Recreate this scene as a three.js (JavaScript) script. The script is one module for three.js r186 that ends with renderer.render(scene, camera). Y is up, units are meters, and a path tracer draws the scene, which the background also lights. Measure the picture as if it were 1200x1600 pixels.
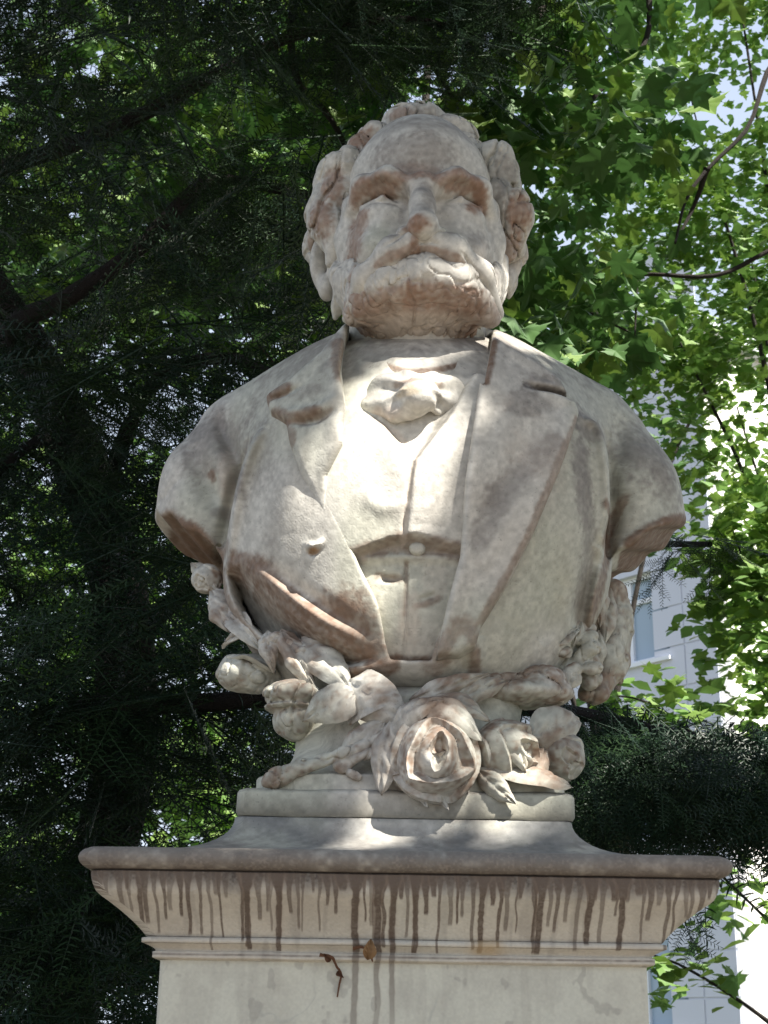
import * as THREE from 'three';
import { mergeGeometries } from 'three/addons/utils/BufferGeometryUtils.js';

// ---------------------------------------------------------------- camera, sky, sun, exposure
const scene = new THREE.Scene();
const EYE = new THREE.Vector3(0, 1.65, 2.01), PITCH = 20 * Math.PI / 180, ROLL = 0.9 * Math.PI / 180, FOC = 2300;   // FOC in pixels of a 1200 x 1600 frame
const camera = new THREE.PerspectiveCamera(2 * Math.atan(800 / FOC) * 180 / Math.PI, 0.75, 0.05, 400);
camera.position.copy(EYE);
camera.rotation.order = 'YXZ';
camera.rotation.set(PITCH, 0, ROLL);
camera.updateMatrixWorld(true);
camera.focus = 2.2; camera.userData.fStop = 22;
const renderer = new THREE.WebGLRenderer({ antialias: true });
renderer.toneMapping = THREE.LinearToneMapping;
renderer.toneMappingExposure = 3.0;
renderer.shadowMap.enabled = true;
renderer.shadowMap.type = THREE.PCFSoftShadowMap;
const SUN = new THREE.Vector3(0.42, 0.76, 0.47).normalize();
{
  // a clear summer sky: blue overhead, pale towards the horizon, brighter round the sun, thin high haze
  const w = 512, h = 256, d = new Float32Array(w * h * 4);
  for (let j = 0; j < h; j++) for (let i = 0; i < w; i++) {
    const el = ((j + 0.5) / h - 0.5) * Math.PI, az = ((i + 0.5) / w - 0.5) * 2 * Math.PI;
    const x = Math.cos(el) * Math.cos(az), y = Math.sin(el), z = Math.cos(el) * Math.sin(az);
    const t = Math.pow(Math.max(0, y), 1.6), c = Math.max(0, x * SUN.x + y * SUN.y + z * SUN.z);
    const haze = 0.12 * Math.pow(c, 6) + 0.25 * Math.pow(c, 40);
    const lo = [0.30, 0.34, 0.40], hi = [0.12, 0.16, 0.26], gr = [0.08, 0.078, 0.07];
    for (let k = 0; k < 3; k++) d[(j * w + i) * 4 + k] = y < 0 ? gr[k] : lo[k] * (1 - t) + hi[k] * t + haze * [1, 0.95, 0.85][k];
    d[(j * w + i) * 4 + 3] = 1;
  }
  const sky = new THREE.DataTexture(d, w, h, THREE.RGBAFormat, THREE.FloatType);
  sky.mapping = THREE.EquirectangularReflectionMapping; sky.magFilter = THREE.LinearFilter; sky.needsUpdate = true;
  scene.background = sky; scene.environment = sky; scene.backgroundIntensity = 1; scene.environmentIntensity = 1;
}
const sun = new THREE.DirectionalLight(new THREE.Color(1, 0.95, 0.87), 5);
sun.target.position.set(0, 2, 0); sun.position.copy(SUN).multiplyScalar(60).add(sun.target.position);
sun.castShadow = true; sun.shadow.mapSize.set(4096, 4096);
Object.assign(sun.shadow.camera, { left: -30, right: 30, top: 30, bottom: -30, near: 1, far: 150 });
scene.add(sun, sun.target);

const FINE = true;
// ---------------------------------------------------------------- helpers
let seed_ = 1;
const seed = (n) => { seed_ = n * 2654435761 >>> 0; };
const rnd = () => { seed_ = (seed_ + 0x6d2b79f5) | 0; let t = Math.imul(seed_ ^ (seed_ >>> 15), 1 | seed_); t = (t + Math.imul(t ^ (t >>> 7), 61 | t)) ^ t; return ((t ^ (t >>> 14)) >>> 0) / 4294967296; };
const rr = (a, b) => a + (b - a) * rnd();
const V = (x, y, z) => new THREE.Vector3(x, y, z);
const clamp = (x, a, b) => x < a ? a : x > b ? b : x;
const sstep = (a, b, x) => { const t = clamp((x - a) / (b - a), 0, 1); return t * t * (3 - 2 * t); };
const mix = (a, b, t) => a + (b - a) * t;
const hash3 = (i, j, k) => { let h = Math.imul(i, 374761393) ^ Math.imul(j, 668265263) ^ Math.imul(k, 2147483629 | 1); h = Math.imul(h ^ (h >>> 13), 1274126177); return ((h ^ (h >>> 16)) >>> 0) / 4294967296; };
function noise(x, y, z) {
  const i = Math.floor(x), j = Math.floor(y), k = Math.floor(z); let a = x - i, b = y - j, c = z - k;
  a = a * a * (3 - 2 * a); b = b * b * (3 - 2 * b); c = c * c * (3 - 2 * c);
  const l = (p, q, t) => p + (q - p) * t;
  return l(l(l(hash3(i, j, k), hash3(i + 1, j, k), a), l(hash3(i, j + 1, k), hash3(i + 1, j + 1, k), a), b),
    l(l(hash3(i, j, k + 1), hash3(i + 1, j, k + 1), a), l(hash3(i, j + 1, k + 1), hash3(i + 1, j + 1, k + 1), a), b), c);
}
const fbm = (x, y, z, n = 4) => { let s = 0, a = 0.5, t = 0; for (let o = 0; o < n; o++) { s += a * noise(x, y, z); t += a; a *= 0.5; x = x * 2.03 + 17.1; y = y * 2.03 + 5.7; z = z * 2.03 + 9.2; } return s / t; };

const used = new Map();
const numbered = (n) => { const k = used.get(n) ?? 0; used.set(n, k + 1); return k ? n + '_' + String(k).padStart(3, '0') : n; };
function thing(name, label, category, pos = [0, 0, 0], group) {
  const o = new THREE.Group(); o.name = numbered(name); o.position.set(...pos); o.userData = { label, category };
  if (group) o.userData.group = group;
  scene.add(o); return o;
}
function part(name, geo, mat, parent, label) {
  const m = new THREE.Mesh(geo, mat); m.name = name; m.castShadow = m.receiveShadow = true;
  if (label) m.userData.label = label;
  parent.add(m); return m;
}
function struct(name, geo, mat) { const m = part(name, geo, mat, scene); m.userData.kind = 'structure'; return m; }

// a picture point on the photograph -> ray; P: its point at depth z; the frame is 1200 x 1600
function rayOf(px, py) { return V((px - 600) / FOC, (800 - py) / FOC, -1).applyQuaternion(camera.quaternion).normalize(); }
function P(px, py, z) { const r = rayOf(px, py), t = (z - EYE.z) / r.z; return [EYE.x + r.x * t, EYE.y + r.y * t, z]; }

// ---------------------------------------------------------------- sculpting: distance fields, meshed
const smin = (a, b, k) => { const h = Math.max(k - Math.abs(a - b), 0) / k; return Math.min(a, b) - h * h * k * 0.25; };
const smax = (a, b, k) => -smin(-a, -b, k);
// primitives: { f, c, R } (distance, centre, bounding radius)
function ell([cx, cy, cz], rx, ry, rz, rot) {
  let f;
  const core = (x, y, z) => { const a = x / rx, b = y / ry, c = z / rz, k0 = Math.sqrt(a * a + b * b + c * c); if (k0 < 1e-6) return -Math.min(rx, ry, rz); const p = a / rx, q = b / ry, r = c / rz; return k0 * (k0 - 1) / Math.sqrt(p * p + q * q + r * r); };
  if (rot) {
    const m = new THREE.Matrix4().makeRotationFromEuler(new THREE.Euler(...rot)).invert().elements;
    f = (x, y, z) => { x -= cx; y -= cy; z -= cz; return core(m[0] * x + m[4] * y + m[8] * z, m[1] * x + m[5] * y + m[9] * z, m[2] * x + m[6] * y + m[10] * z); };
  } else f = (x, y, z) => core(x - cx, y - cy, z - cz);
  return { f, c: [cx, cy, cz], R: Math.max(rx, ry, rz) };
}
function cap(a, b, ra, rb) {
  const dx = b[0] - a[0], dy = b[1] - a[1], dz = b[2] - a[2], L = dx * dx + dy * dy + dz * dz || 1e-9;
  return {
    f: (x, y, z) => { const px = x - a[0], py = y - a[1], pz = z - a[2]; let t = (px * dx + py * dy + pz * dz) / L; t = t < 0 ? 0 : t > 1 ? 1 : t; const qx = px - dx * t, qy = py - dy * t, qz = pz - dz * t; return Math.sqrt(qx * qx + qy * qy + qz * qz) - (ra + (rb - ra) * t); },
    c: [(a[0] + b[0]) / 2, (a[1] + b[1]) / 2, (a[2] + b[2]) / 2], R: Math.sqrt(L) / 2 + Math.max(ra, rb),
  };
}
const chain = (pts, rs) => pts.slice(1).map((p, i) => cap(pts[i], p, rs[i], rs[i + 1]));
// a shape: ops run in order on one distance; add / cut smooth, carve grooves, raise ridges
class Shape {
  constructor() { this.ops = []; }
  add(p, k = 0.02) { for (const q of Array.isArray(p) ? p : [p]) this.ops.push([0, q, k]); return this; }
  cut(p, k = 0.01) { for (const q of Array.isArray(p) ? p : [p]) this.ops.push([1, q, k]); return this; }
  mod(f) { this.ops.push([2, f]); return this; }          // f(x, y, z, d) -> d
  // the same shape with only what matters within r of a point, for speed
  local(x, y, z, r) {
    const s = new Shape(); s.ops = this.ops.filter((o) => (o[0] === 2 ? !o[1].near || o[1].near(x, y, z, r) : Math.hypot(x - o[1].c[0], y - o[1].c[1], z - o[1].c[2]) - o[1].R < 3.6 * r + 0.02 + o[2]));
    return s;
  }
  d(x, y, z) {
    let d = 1e3;
    for (const o of this.ops) {
      if (o[0] === 2) { d = o[1](x, y, z, d); continue; }
      const p = o[1], k = o[2], a = x - p.c[0], b = y - p.c[1], c = z - p.c[2], far = Math.sqrt(a * a + b * b + c * c) - p.R;
      if (o[0] === 0) { if (far > d + k) continue; d = smin(d, p.f(x, y, z), k); }
      else { if (-far < d - k && far > k) continue; d = smax(d, -p.f(x, y, z), k); }
    }
    return d;
  }
}
// sight line onto a shape: where the picture point lies on it
function on(shape, px, py) {
  const r = rayOf(px, py); let t = 1.0;
  for (let i = 0; i < 160; i++) { const d = shape.d(EYE.x + r.x * t, EYE.y + r.y * t, EYE.z + r.z * t); if (d < 5e-4) return [EYE.x + r.x * t, EYE.y + r.y * t, EYE.z + r.z * t]; t += Math.max(d * 0.6, 3e-4); if (t > 3.4) break; }
  return P(px, py, 0);
}
// distance in the xy plane to a polyline (with the fraction along), and signed to a polygon
function polyline(pts) {
  let x0 = 1e9, x1 = -1e9, y0 = 1e9, y1 = -1e9; for (const p of pts) { x0 = Math.min(x0, p[0]); x1 = Math.max(x1, p[0]); y0 = Math.min(y0, p[1]); y1 = Math.max(y1, p[1]); }
  const n = pts.length - 1;
  return (x, y, reach = 0.1) => {
    if (x < x0 - reach || x > x1 + reach || y < y0 - reach || y > y1 + reach) return [1e3, 0, 0];
    let best = 1e9, at = 0, side = 0;
    for (let i = 0; i < n; i++) {
      const a = pts[i], b = pts[i + 1], dx = b[0] - a[0], dy = b[1] - a[1], px = x - a[0], py = y - a[1], t = clamp((px * dx + py * dy) / (dx * dx + dy * dy || 1e-9), 0, 1), qx = px - dx * t, qy = py - dy * t, q = qx * qx + qy * qy;
      if (q < best) { best = q; at = (i + t) / n; side = dx * py - dy * px; }
    }
    return [Math.sqrt(best), at, side];
  };
}
function polygon(pts) {
  let x0 = 1e9, x1 = -1e9, y0 = 1e9, y1 = -1e9; for (const p of pts) { x0 = Math.min(x0, p[0]); x1 = Math.max(x1, p[0]); y0 = Math.min(y0, p[1]); y1 = Math.max(y1, p[1]); }
  return (x, y) => {
    const ox = Math.max(x0 - x, x - x1), oy = Math.max(y0 - y, y - y1);
    if (ox > 0.08 || oy > 0.08) return Math.max(ox, oy);
    let best = 1e9, s = 1;
    for (let i = 0, j = pts.length - 1; i < pts.length; j = i++) {
      const a = pts[i], b = pts[j], ex = b[0] - a[0], ey = b[1] - a[1], wx = x - a[0], wy = y - a[1], t = clamp((wx * ex + wy * ey) / (ex * ex + ey * ey || 1e-9), 0, 1), bx = wx - ex * t, by = wy - ey * t;
      best = Math.min(best, bx * bx + by * by);
      const c1 = y >= a[1], c2 = y < b[1], c3 = ex * wy > ey * wx;
      if ((c1 && c2 && c3) || (!c1 && !c2 && !c3)) s = -s;
    }
    return s * Math.sqrt(best);
  };
}
// smooth curve through points
function curve(pts, n = 6) { const c = new THREE.CatmullRomCurve3(pts.map((p) => V(p[0], p[1], p[2] ?? 0)), false, 'centripetal'); return c.getPoints((pts.length - 1) * n).map((p) => [p.x, p.y, p.z]); }

// surface nets over the blocks that the surface passes, then one Newton step onto the surface
function sculpt(shape, lo, hi, cell, color, uvScale = 1) {
  const f = typeof shape === 'function' ? shape : (x, y, z) => shape.d(x, y, z);
  const B = 6, n = lo.map((l, i) => Math.ceil((hi[i] - l) / cell / B) * B), nx = n[0] + 1, ny = n[1] + 1, nz = n[2] + 1;
  const g = new Float32Array(nx * ny * nz).fill(NaN), at = (i, j, k) => (k * ny + j) * nx + i, half = cell * B * 0.87;
  const active = [];
  for (let bk = 0; bk < n[2]; bk += B) for (let bj = 0; bj < n[1]; bj += B) for (let bi = 0; bi < n[0]; bi += B) {
    const d = f(lo[0] + (bi + B / 2) * cell, lo[1] + (bj + B / 2) * cell, lo[2] + (bk + B / 2) * cell);
    if (Math.abs(d) > half * 1.5 + 0.012) continue;
    const near = shape.local?.(lo[0] + (bi + B / 2) * cell, lo[1] + (bj + B / 2) * cell, lo[2] + (bk + B / 2) * cell, half * 1.15), fl = near ? (x, y, z) => near.d(x, y, z) : f;
    active.push([bi, bj, bk, fl]);
    for (let k = bk; k <= bk + B; k++) for (let j = bj; j <= bj + B; j++) for (let i = bi; i <= bi + B; i++) { const q = at(i, j, k); if (g[q] !== g[q]) g[q] = fl(lo[0] + i * cell, lo[1] + j * cell, lo[2] + k * cell); }
  }
  const vid = new Map(), pos = [], quads = [], own = [];
  const E = [[0, 1], [0, 2], [0, 4], [1, 3], [1, 5], [2, 3], [2, 6], [4, 5], [4, 6], [3, 7], [5, 7], [6, 7]], val = new Float32Array(8);
  for (const [bi, bj, bk, fl] of active) for (let k = bk; k < bk + B; k++) for (let j = bj; j < bj + B; j++) for (let i = bi; i < bi + B; i++) {
    let m = 0;
    for (let c = 0; c < 8; c++) { val[c] = g[at(i + (c & 1), j + (c >> 1 & 1), k + (c >> 2))]; if (val[c] < 0) m |= 1 << c; }
    if (m === 0 || m === 255) continue;
    let x = 0, y = 0, z = 0, q = 0;
    for (const [a, b] of E) if ((val[a] < 0) !== (val[b] < 0)) { const t = val[a] / (val[a] - val[b]); x += (a & 1) + t * ((b & 1) - (a & 1)); y += (a >> 1 & 1) + t * ((b >> 1 & 1) - (a >> 1 & 1)); z += (a >> 2) + t * ((b >> 2) - (a >> 2)); q++; }
    vid.set(at(i, j, k), pos.length / 3); own.push(fl); pos.push(lo[0] + (i + x / q) * cell, lo[1] + (j + y / q) * cell, lo[2] + (k + z / q) * cell);
  }
  for (const [bi, bj, bk] of active) for (let k = bk; k < bk + B; k++) for (let j = bj; j < bj + B; j++) for (let i = bi; i < bi + B; i++) {
    const s = g[at(i, j, k)] < 0;
    const edge = (o, c0, c1, c2, c3) => { if (g[o] !== g[o] || (g[o] < 0) === s) return; const a = vid.get(c0), b = vid.get(c1), c = vid.get(c2), d = vid.get(c3); if (a === undefined || b === undefined || c === undefined || d === undefined) return; if (s) quads.push(a, b, c, a, c, d); else quads.push(a, c, b, a, d, c); };
    if (j > 0 && k > 0) edge(at(i + 1, j, k), at(i, j - 1, k - 1), at(i, j, k - 1), at(i, j, k), at(i, j - 1, k));
    if (i > 0 && k > 0) edge(at(i, j + 1, k), at(i - 1, j, k - 1), at(i - 1, j, k), at(i, j, k), at(i, j, k - 1));
    if (i > 0 && j > 0) edge(at(i, j, k + 1), at(i - 1, j - 1, k), at(i, j - 1, k), at(i, j, k), at(i - 1, j, k));
  }
  const N = pos.length / 3, p = new Float32Array(pos), nm = new Float32Array(N * 3), col = new Float32Array(N * 3), uv = new Float32Array(N * 2), e = cell * 0.35;
  for (let v = 0; v < N; v++) {
    let x = p[v * 3], y = p[v * 3 + 1], z = p[v * 3 + 2], a, b, c; const f = own[v];
    for (let step = 0; step < 2; step++) {
      const q = f(x + e, y - e, z - e), r = f(x - e, y - e, z + e), s = f(x - e, y + e, z - e), t = f(x + e, y + e, z + e);
      a = q - r - s + t; b = s + t - q - r; c = r + t - q - s;
      const l = Math.hypot(a, b, c) || 1e-9;
      if (step === 0) { const m = clamp((q + r + s + t) / 4 / (l / (4 * e)), -cell * 0.6, cell * 0.6); x -= a / l * m; y -= b / l * m; z -= c / l * m; }
      a /= l; b /= l; c /= l;
    }
    p[v * 3] = x; p[v * 3 + 1] = y; p[v * 3 + 2] = z; nm[v * 3] = a; nm[v * 3 + 1] = b; nm[v * 3 + 2] = c;
    const k = color(x, y, z, a, b, c); col[v * 3] = k[0]; col[v * 3 + 1] = k[1]; col[v * 3 + 2] = k[2];
    uv[v * 2] = (Math.abs(x - 0.042) - 0.6 * z) * uvScale; uv[v * 2 + 1] = (y + 0.35 * z) * uvScale;
  }
  const geo = new THREE.BufferGeometry();
  geo.setAttribute('position', new THREE.BufferAttribute(p, 3)); geo.setAttribute('normal', new THREE.BufferAttribute(nm, 3)); geo.setAttribute('color', new THREE.BufferAttribute(col, 3)); geo.setAttribute('uv', new THREE.BufferAttribute(uv, 2));
  geo.setIndex(quads);
  return geo;
}

// ---------------------------------------------------------------- stone materials
function grainTexture(n, size, fn) {
  const d = new Uint8Array(n * n * 4);
  for (let j = 0; j < n; j++) for (let i = 0; i < n; i++) { const v = fn(i / n * size, j / n * size, i / n, j / n); for (let k = 0; k < 3; k++) d[(j * n + i) * 4 + k] = clamp(v, 0, 1) * 255; d[(j * n + i) * 4 + 3] = 255; }
  const t = new THREE.DataTexture(d, n, n); t.wrapS = t.wrapT = THREE.RepeatWrapping; t.magFilter = THREE.LinearFilter; t.needsUpdate = true; return t;
}
const tile = (f, x, y, s) => { const a = sstep(0.85, 1, x / s), b = sstep(0.85, 1, y / s); return mix(mix(f(x, y), f(x - s, y), a), mix(f(x, y - s), f(x - s, y - s), a), b); };
const stoneBump = grainTexture(512, 0.25, (x, y) => tile((p, q) => 0.45 * fbm(p * 90 + 50, q * 90 + 50, 3, 3) + 0.35 * noise(p * 420 + 99, q * 420 + 99, 7) + 0.2 * (fbm(p * 300 + 70, q * 300 + 70, 1, 2) > 0.66 ? 0 : 1), x, y, 0.25));
const stoneTint = grainTexture(512, 0.25, (x, y) => tile((p, q) => { const s = noise(p * 500 + 50, q * 500 + 50, 3); return 0.86 + 0.22 * (fbm(p * 160 + 50, q * 160 + 50, 9, 3) - 0.5) - (s > 0.9 ? 0.14 * fbm(p * 60 + 50, q * 60 + 50, 2, 2) : 0); }, x, y, 0.25));
stoneTint.colorSpace = THREE.SRGBColorSpace;
stoneBump.repeat.set(4, 4); stoneTint.repeat.set(4, 4);          // uv in metres, a tile is 0.25 m
const MARBLE = new THREE.MeshStandardMaterial({ name: 'marble', vertexColors: true, roughness: 0.72, map: stoneTint, bumpMap: stoneBump, bumpScale: 0.0004 });

// what weather did to the stone: pale marble, grey soot on what faces the rain, brown crust in patches
const PALE = [0.72, 0.70, 0.63], WARM = [0.65, 0.56, 0.47], SOOT = [0.27, 0.24, 0.215], BROWN = [0.235, 0.145, 0.095], GREEN = [0.58, 0.59, 0.47];
const marks = [];                                                  // { kind, f(x, y, z) -> strength }
function weather(x, y, z, nx, ny, nz, list) {
  const big = fbm(x * 5 + 3, y * 5, z * 5, 3), mid = fbm(x * 18, y * 18 + 5, z * 18, 4), fine = fbm(x * 80, y * 80, z * 80 + 7, 3), run = fbm(x * 60, y * 7, z * 60, 3), grit = noise(x * 210, y * 210, z * 210);
  const c = [0, 1, 2].map((k) => mix(PALE[k], WARM[k], clamp(0.04 + 1.3 * (big - 0.42), 0, 0.7)));
  const put = (k, t) => { t = clamp(t, 0, 1); for (let i = 0; i < 3; i++) c[i] = mix(c[i], k[i], t); };
  put(GREEN, 0.6 * sstep(0.44, 0.62, fbm(x * 6 + 40, y * 4, z * 6, 2)));
  put(SOOT, sstep(0.15, 0.9, ny) * sstep(0.36, 0.6, mid * 0.6 + fine * 0.4) * 0.85);
  put(SOOT, 0.22 * sstep(0.52, 0.74, mid * 0.5 + run * 0.5)); put([0.40, 0.36, 0.31], 0.12 * sstep(0.55, 0.8, grit) * sstep(0.4, 0.6, mid));
  put(SOOT, 0.16 * sstep(0.56, 0.7, fine) * sstep(0.42, 0.6, mid));
  for (const m of list) { let s = m.f(x, y, z, nx, ny, nz); if (s <= 0) continue; s = clamp(s, 0, 1); const e = m.rag ?? 0.5, gr = 0.45 * mid + 0.30 * fine + 0.25 * grit; s = sstep(0, 0.75, s + e * 3.2 * (gr - 0.5) * (1 - 0.35 * s) - 0.12 * e); put(m.color, s * m.strength * (0.75 + 0.5 * grit)); }
  return c;
}
const blob = (c, rx, ry, rz, color = BROWN, strength = 0.8, rag = 0.5) => ({ f: (x, y, z) => 1.35 - 1.35 * Math.hypot((x - c[0]) / rx, (y - c[1]) / ry, (z - c[2]) / rz), color, strength, rag });
const streak = (pts, w, color = BROWN, strength = 0.8, rag = 0.4, zmin = -0.5) => { const l = polyline(pts); return { f: (x, y, z) => z < zmin ? 0 : 1.3 - l(x, y, w * 2)[0] / w, color, strength, rag }; };

// ---------------------------------------------------------------- the bust
const bust = thing('marble_bust', 'weathered white marble bust of a bearded man in coat and bow tie on pedestal', 'statue', [0, 0, 0]);
const CELL = FINE ? 0.0034 : 0.006;

const X0 = 0.042;
// --- torso: the volume under the clothes
const body = new Shape();
body.add(ell(P(655, 745, 0.0), 0.255, 0.215, 0.185));
body.add(ell(P(570, 770, 0.07), 0.14, 0.15, 0.125), 0.06).add(ell(P(765, 770, 0.07), 0.15, 0.15, 0.125), 0.06);
body.add(ell(P(648, 905, 0.03), 0.252, 0.17, 0.165), 0.07);
body.add(ell(P(650, 1005, 0.03), 0.185, 0.10, 0.148), 0.05);
body.add(cap(P(640, 605, -0.04), P(415, 690, -0.05), 0.082, 0.072), 0.07).add(cap(P(680, 605, -0.04), P(905, 692, -0.05), 0.084, 0.076), 0.07);
const HEM = P(640, 1052, 0.15)[1];
body.mod((x, y, z, d) => smax(d, HEM - y, 0.02));
const onB = (pts, s = body) => pts.map(([a, b]) => on(s, a, b));

// --- outlines of the garments on it
const vOpen = polygon(onB([[548, 500], [533, 585], [540, 640], [538, 700], [514, 745], [516, 790], [541, 840], [561, 888], [588, 942], [609, 1037], [674, 1037], [697, 953], [717, 888], [722, 788], [736, 692], [755, 616], [772, 500]]));
const upperVest = polygon(onB([[500, 640], [556, 640], [600, 668], [648, 722], [700, 655], [740, 590], [780, 600], [760, 866], [722, 866], [690, 858], [650, 846], [610, 850], [560, 870], [500, 880]]));
const rightFlap = polygon(onB([[648, 720], [740, 585], [800, 620], [760, 870], [700, 864], [632, 856], [634, 800]]));
const ridge = (shape, pts, w, amp, taper = true) => {
  const c = curve(onB(pts, shape), 4), l = polyline(c), n = c.length - 1;
  const lo = [0, 1, 2].map((k) => Math.min(...c.map((p) => p[k])) - (k < 2 ? w * 2.6 : 0.12)), hi = [0, 1, 2].map((k) => Math.max(...c.map((p) => p[k])) + (k < 2 ? w * 2.6 : 0.12));
  const f = (x, y, z, d) => {
    if (z < -0.12 || d > 0.05 || d < -0.05) return d;
    const [q, t] = l(x, y, w * 2.6); if (q > w * 2.6) return d;
    const i = Math.min(n - 1, Math.floor(t * n)), zl = mix(c[i][2], c[i + 1][2], t * n - i), dz = (z - zl) / 0.06; if (dz > 2 || dz < -2) return d;
    return d - amp * Math.exp(-(q * q) / (w * w) - dz * dz) * (taper ? Math.pow(Math.sin(Math.PI * clamp(t, 0.02, 0.98)), 0.6) : 1);
  };
  f.near = (x, y, z, r) => x > lo[0] - r && y > lo[1] - r && z > lo[2] - r && x < hi[0] + r && y < hi[1] + r && z < hi[2] + r;
  return f;
};
// --- waistcoat and shirt front, seen in the opening of the coat
const vest = new Shape();
vest.add({ f: (x, y, z) => body.d(x, y, z), c: [0.03, 2.3, 0], R: 0.6 });
{
  const low = ridge(body, [[635, 880], [634, 940], [632, 1030]], 0.003, -0.004, false), pocket = ridge(body, [[590, 898], [612, 904], [626, 902]], 0.005, -0.006), pocket2 = ridge(body, [[650, 938], [672, 932], [684, 928]], 0.004, -0.004);
  const puff = ridge(body, [[566, 780], [600, 800], [640, 790]], 0.012, 0.005), edge = ridge(body, [[646, 724], [637, 790], [630, 850]], 0.004, -0.005);
  const fold1 = ridge(body, [[600, 690], [625, 740], [628, 790]], 0.018, 0.006), fold2 = ridge(body, [[690, 700], [672, 760], [660, 830]], 0.022, 0.007);
  const band = ridge(body, [[556, 876], [600, 872], [650, 872], [724, 874]], 0.006, 0.005, false);
  vest.mod((x, y, z, d) => {
    if (z < 0) return d;
    const a = upperVest(x, y), b = rightFlap(x, y);
    d -= 0.016 * sstep(0.004, -0.006, a) + 0.0055 * sstep(0.003, -0.004, b);
    if (a > -0.002) d = band(x, y, z, pocket2(x, y, z, pocket(x, y, z, low(x, y, z, d))));
    else d = fold2(x, y, z, fold1(x, y, z, edge(x, y, z, puff(x, y, z, d))));
    d += 0.0022 * (fbm(x * 26, y * 14, z * 20, 2) - 0.5);
    return Math.max(d, vOpen(x, y) - 0.03, 0.02 - z);
  });
}
// --- coat with its sleeves
const coat = new Shape();
coat.add({ f: (x, y, z) => body.d(x, y, z) - 0.016, c: [0.03, 2.3, 0], R: 0.6 });
coat.mod((x, y, z, d) => (z > 0 ? smax(d, -(vOpen(x, y) + 0.0), 0.008) : d));
const cutPlane = (p, n) => { const l = Math.hypot(...n); return (x, y, z) => ((x - p[0]) * n[0] + (y - p[1]) * n[1] + (z - p[2]) * n[2]) / l; };
{
  const L = new Shape().add(chain([P(390, 698, -0.04), P(354, 770, -0.03), P(320, 870, -0.02)], [0.084, 0.091, 0.088]));
  const R = new Shape().add(chain([P(926, 710, -0.04), P(956, 775, -0.03), P(990, 870, -0.02)], [0.088, 0.096, 0.088]));
  const cl = cutPlane(P(240, 800, 0), [-0.60, -0.80, 0.03]), cr = cutPlane(P(1075, 808, 0), [0.55, -0.84, 0.03]);
  const hollow = (s, c) => (x, y, z) => { const a = s.d(x, y, z), q = c(x, y, z); return smax(a, q - 0.004 * Math.sin(x * 120 + z * 60), 0.006); };
  coat.add({ f: hollow(L, cl), c: P(350, 760, -0.03), R: 0.27 }, 0.007).add({ f: hollow(R, cr), c: P(965, 760, -0.03), R: 0.27 }, 0.007);
  // folds in the sleeves, laid along lines on the sleeve
  for (const [pts, w, amp] of [
    [[[300, 690], [318, 740], [350, 800]], 0.014, -0.010], [[[345, 700], [352, 760], [346, 830]], 0.012, 0.010], [[[270, 760], [300, 790], [330, 850]], 0.02, 0.008], [[[340, 645], [350, 680], [372, 720]], 0.010, -0.010], [[[255, 780], [262, 740], [285, 690]], 0.02, 0.006],
    [[[972, 660], [966, 720], [950, 790]], 0.012, -0.010], [[[975, 780], [958, 815], [945, 850]], 0.010, -0.014], [[[1000, 690], [1000, 760], [985, 830]], 0.022, 0.010], [[[1040, 720], [1050, 770], [1030, 820]], 0.02, 0.006], [[[950, 860], [985, 845], [1050, 812]], 0.008, 0.006],
  ]) coat.mod(ridge(coat, pts, w, amp));
  // the coat front turns back over an undercut channel at the lower left
  { const chan = polygon(onB([[358, 897], [374, 886], [412, 916], [455, 962], [500, 996], [545, 1016], [580, 1028], [548, 1040], [505, 1034], [455, 1012], [415, 996], [384, 966], [364, 928]], coat));
    const m = (x, y, z, d) => (z < -0.02 ? d : d + 0.020 * sstep(0.006, -0.012, chan(x, y))); coat.mod(m); }
  // folds, seams and edges of the coat front
  for (const [pts, w, amp] of [
    [[[412, 668], [390, 720], [372, 790], [358, 880]], 0.009, 0.018], [[[386, 690], [362, 760], [348, 830], [344, 880]], 0.008, -0.020],
    [[[398, 890], [440, 925], [500, 970], [560, 1000]], 0.007, 0.010], [[[385, 905], [430, 945], [490, 985], [545, 1015]], 0.006, 0.008], [[[372, 912], [410, 965], [470, 1005], [540, 1040]], 0.012, -0.014],
    [[[352, 890], [366, 950], [405, 1000], [470, 1030]], 0.008, 0.012], [[[420, 880], [480, 925], [540, 965], [600, 1000]], 0.008, -0.006], [[[480, 850], [490, 856], [503, 846]], 0.004, 0.009], [[[480, 858], [490, 864], [504, 855]], 0.003, -0.006],
    [[[910, 655], [930, 672], [942, 725], [945, 800], [938, 860]], 0.009, 0.018], [[[950, 680], [957, 760], [956, 830], [948, 880]], 0.008, -0.020], [[[935, 850], [915, 930], [902, 985]], 0.012, -0.016], [[[938, 880], [926, 930], [918, 985]], 0.006, 0.010], [[[905, 720], [895, 820], [880, 920]], 0.02, 0.006],
    [[[860, 760], [830, 880], [800, 980]], 0.03, 0.006], [[[880, 930], [862, 975], [845, 1005]], 0.010, -0.006], [[[745, 990], [740, 1020], [742, 1045]], 0.012, 0.010], [[[690, 1000], [700, 1030], [716, 1048]], 0.012, 0.006],
    [[[460, 700], [452, 760], [440, 840]], 0.02, 0.004], [[[620, 1040], [560, 1052], [480, 1030]], 0.010, 0.008],
  ]) coat.mod(ridge(coat, pts, w, amp));
  coat.mod((x, y, z, d) => d + 0.0035 * (fbm(x * 16, y * 11, z * 16, 3) - 0.5));
}
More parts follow.
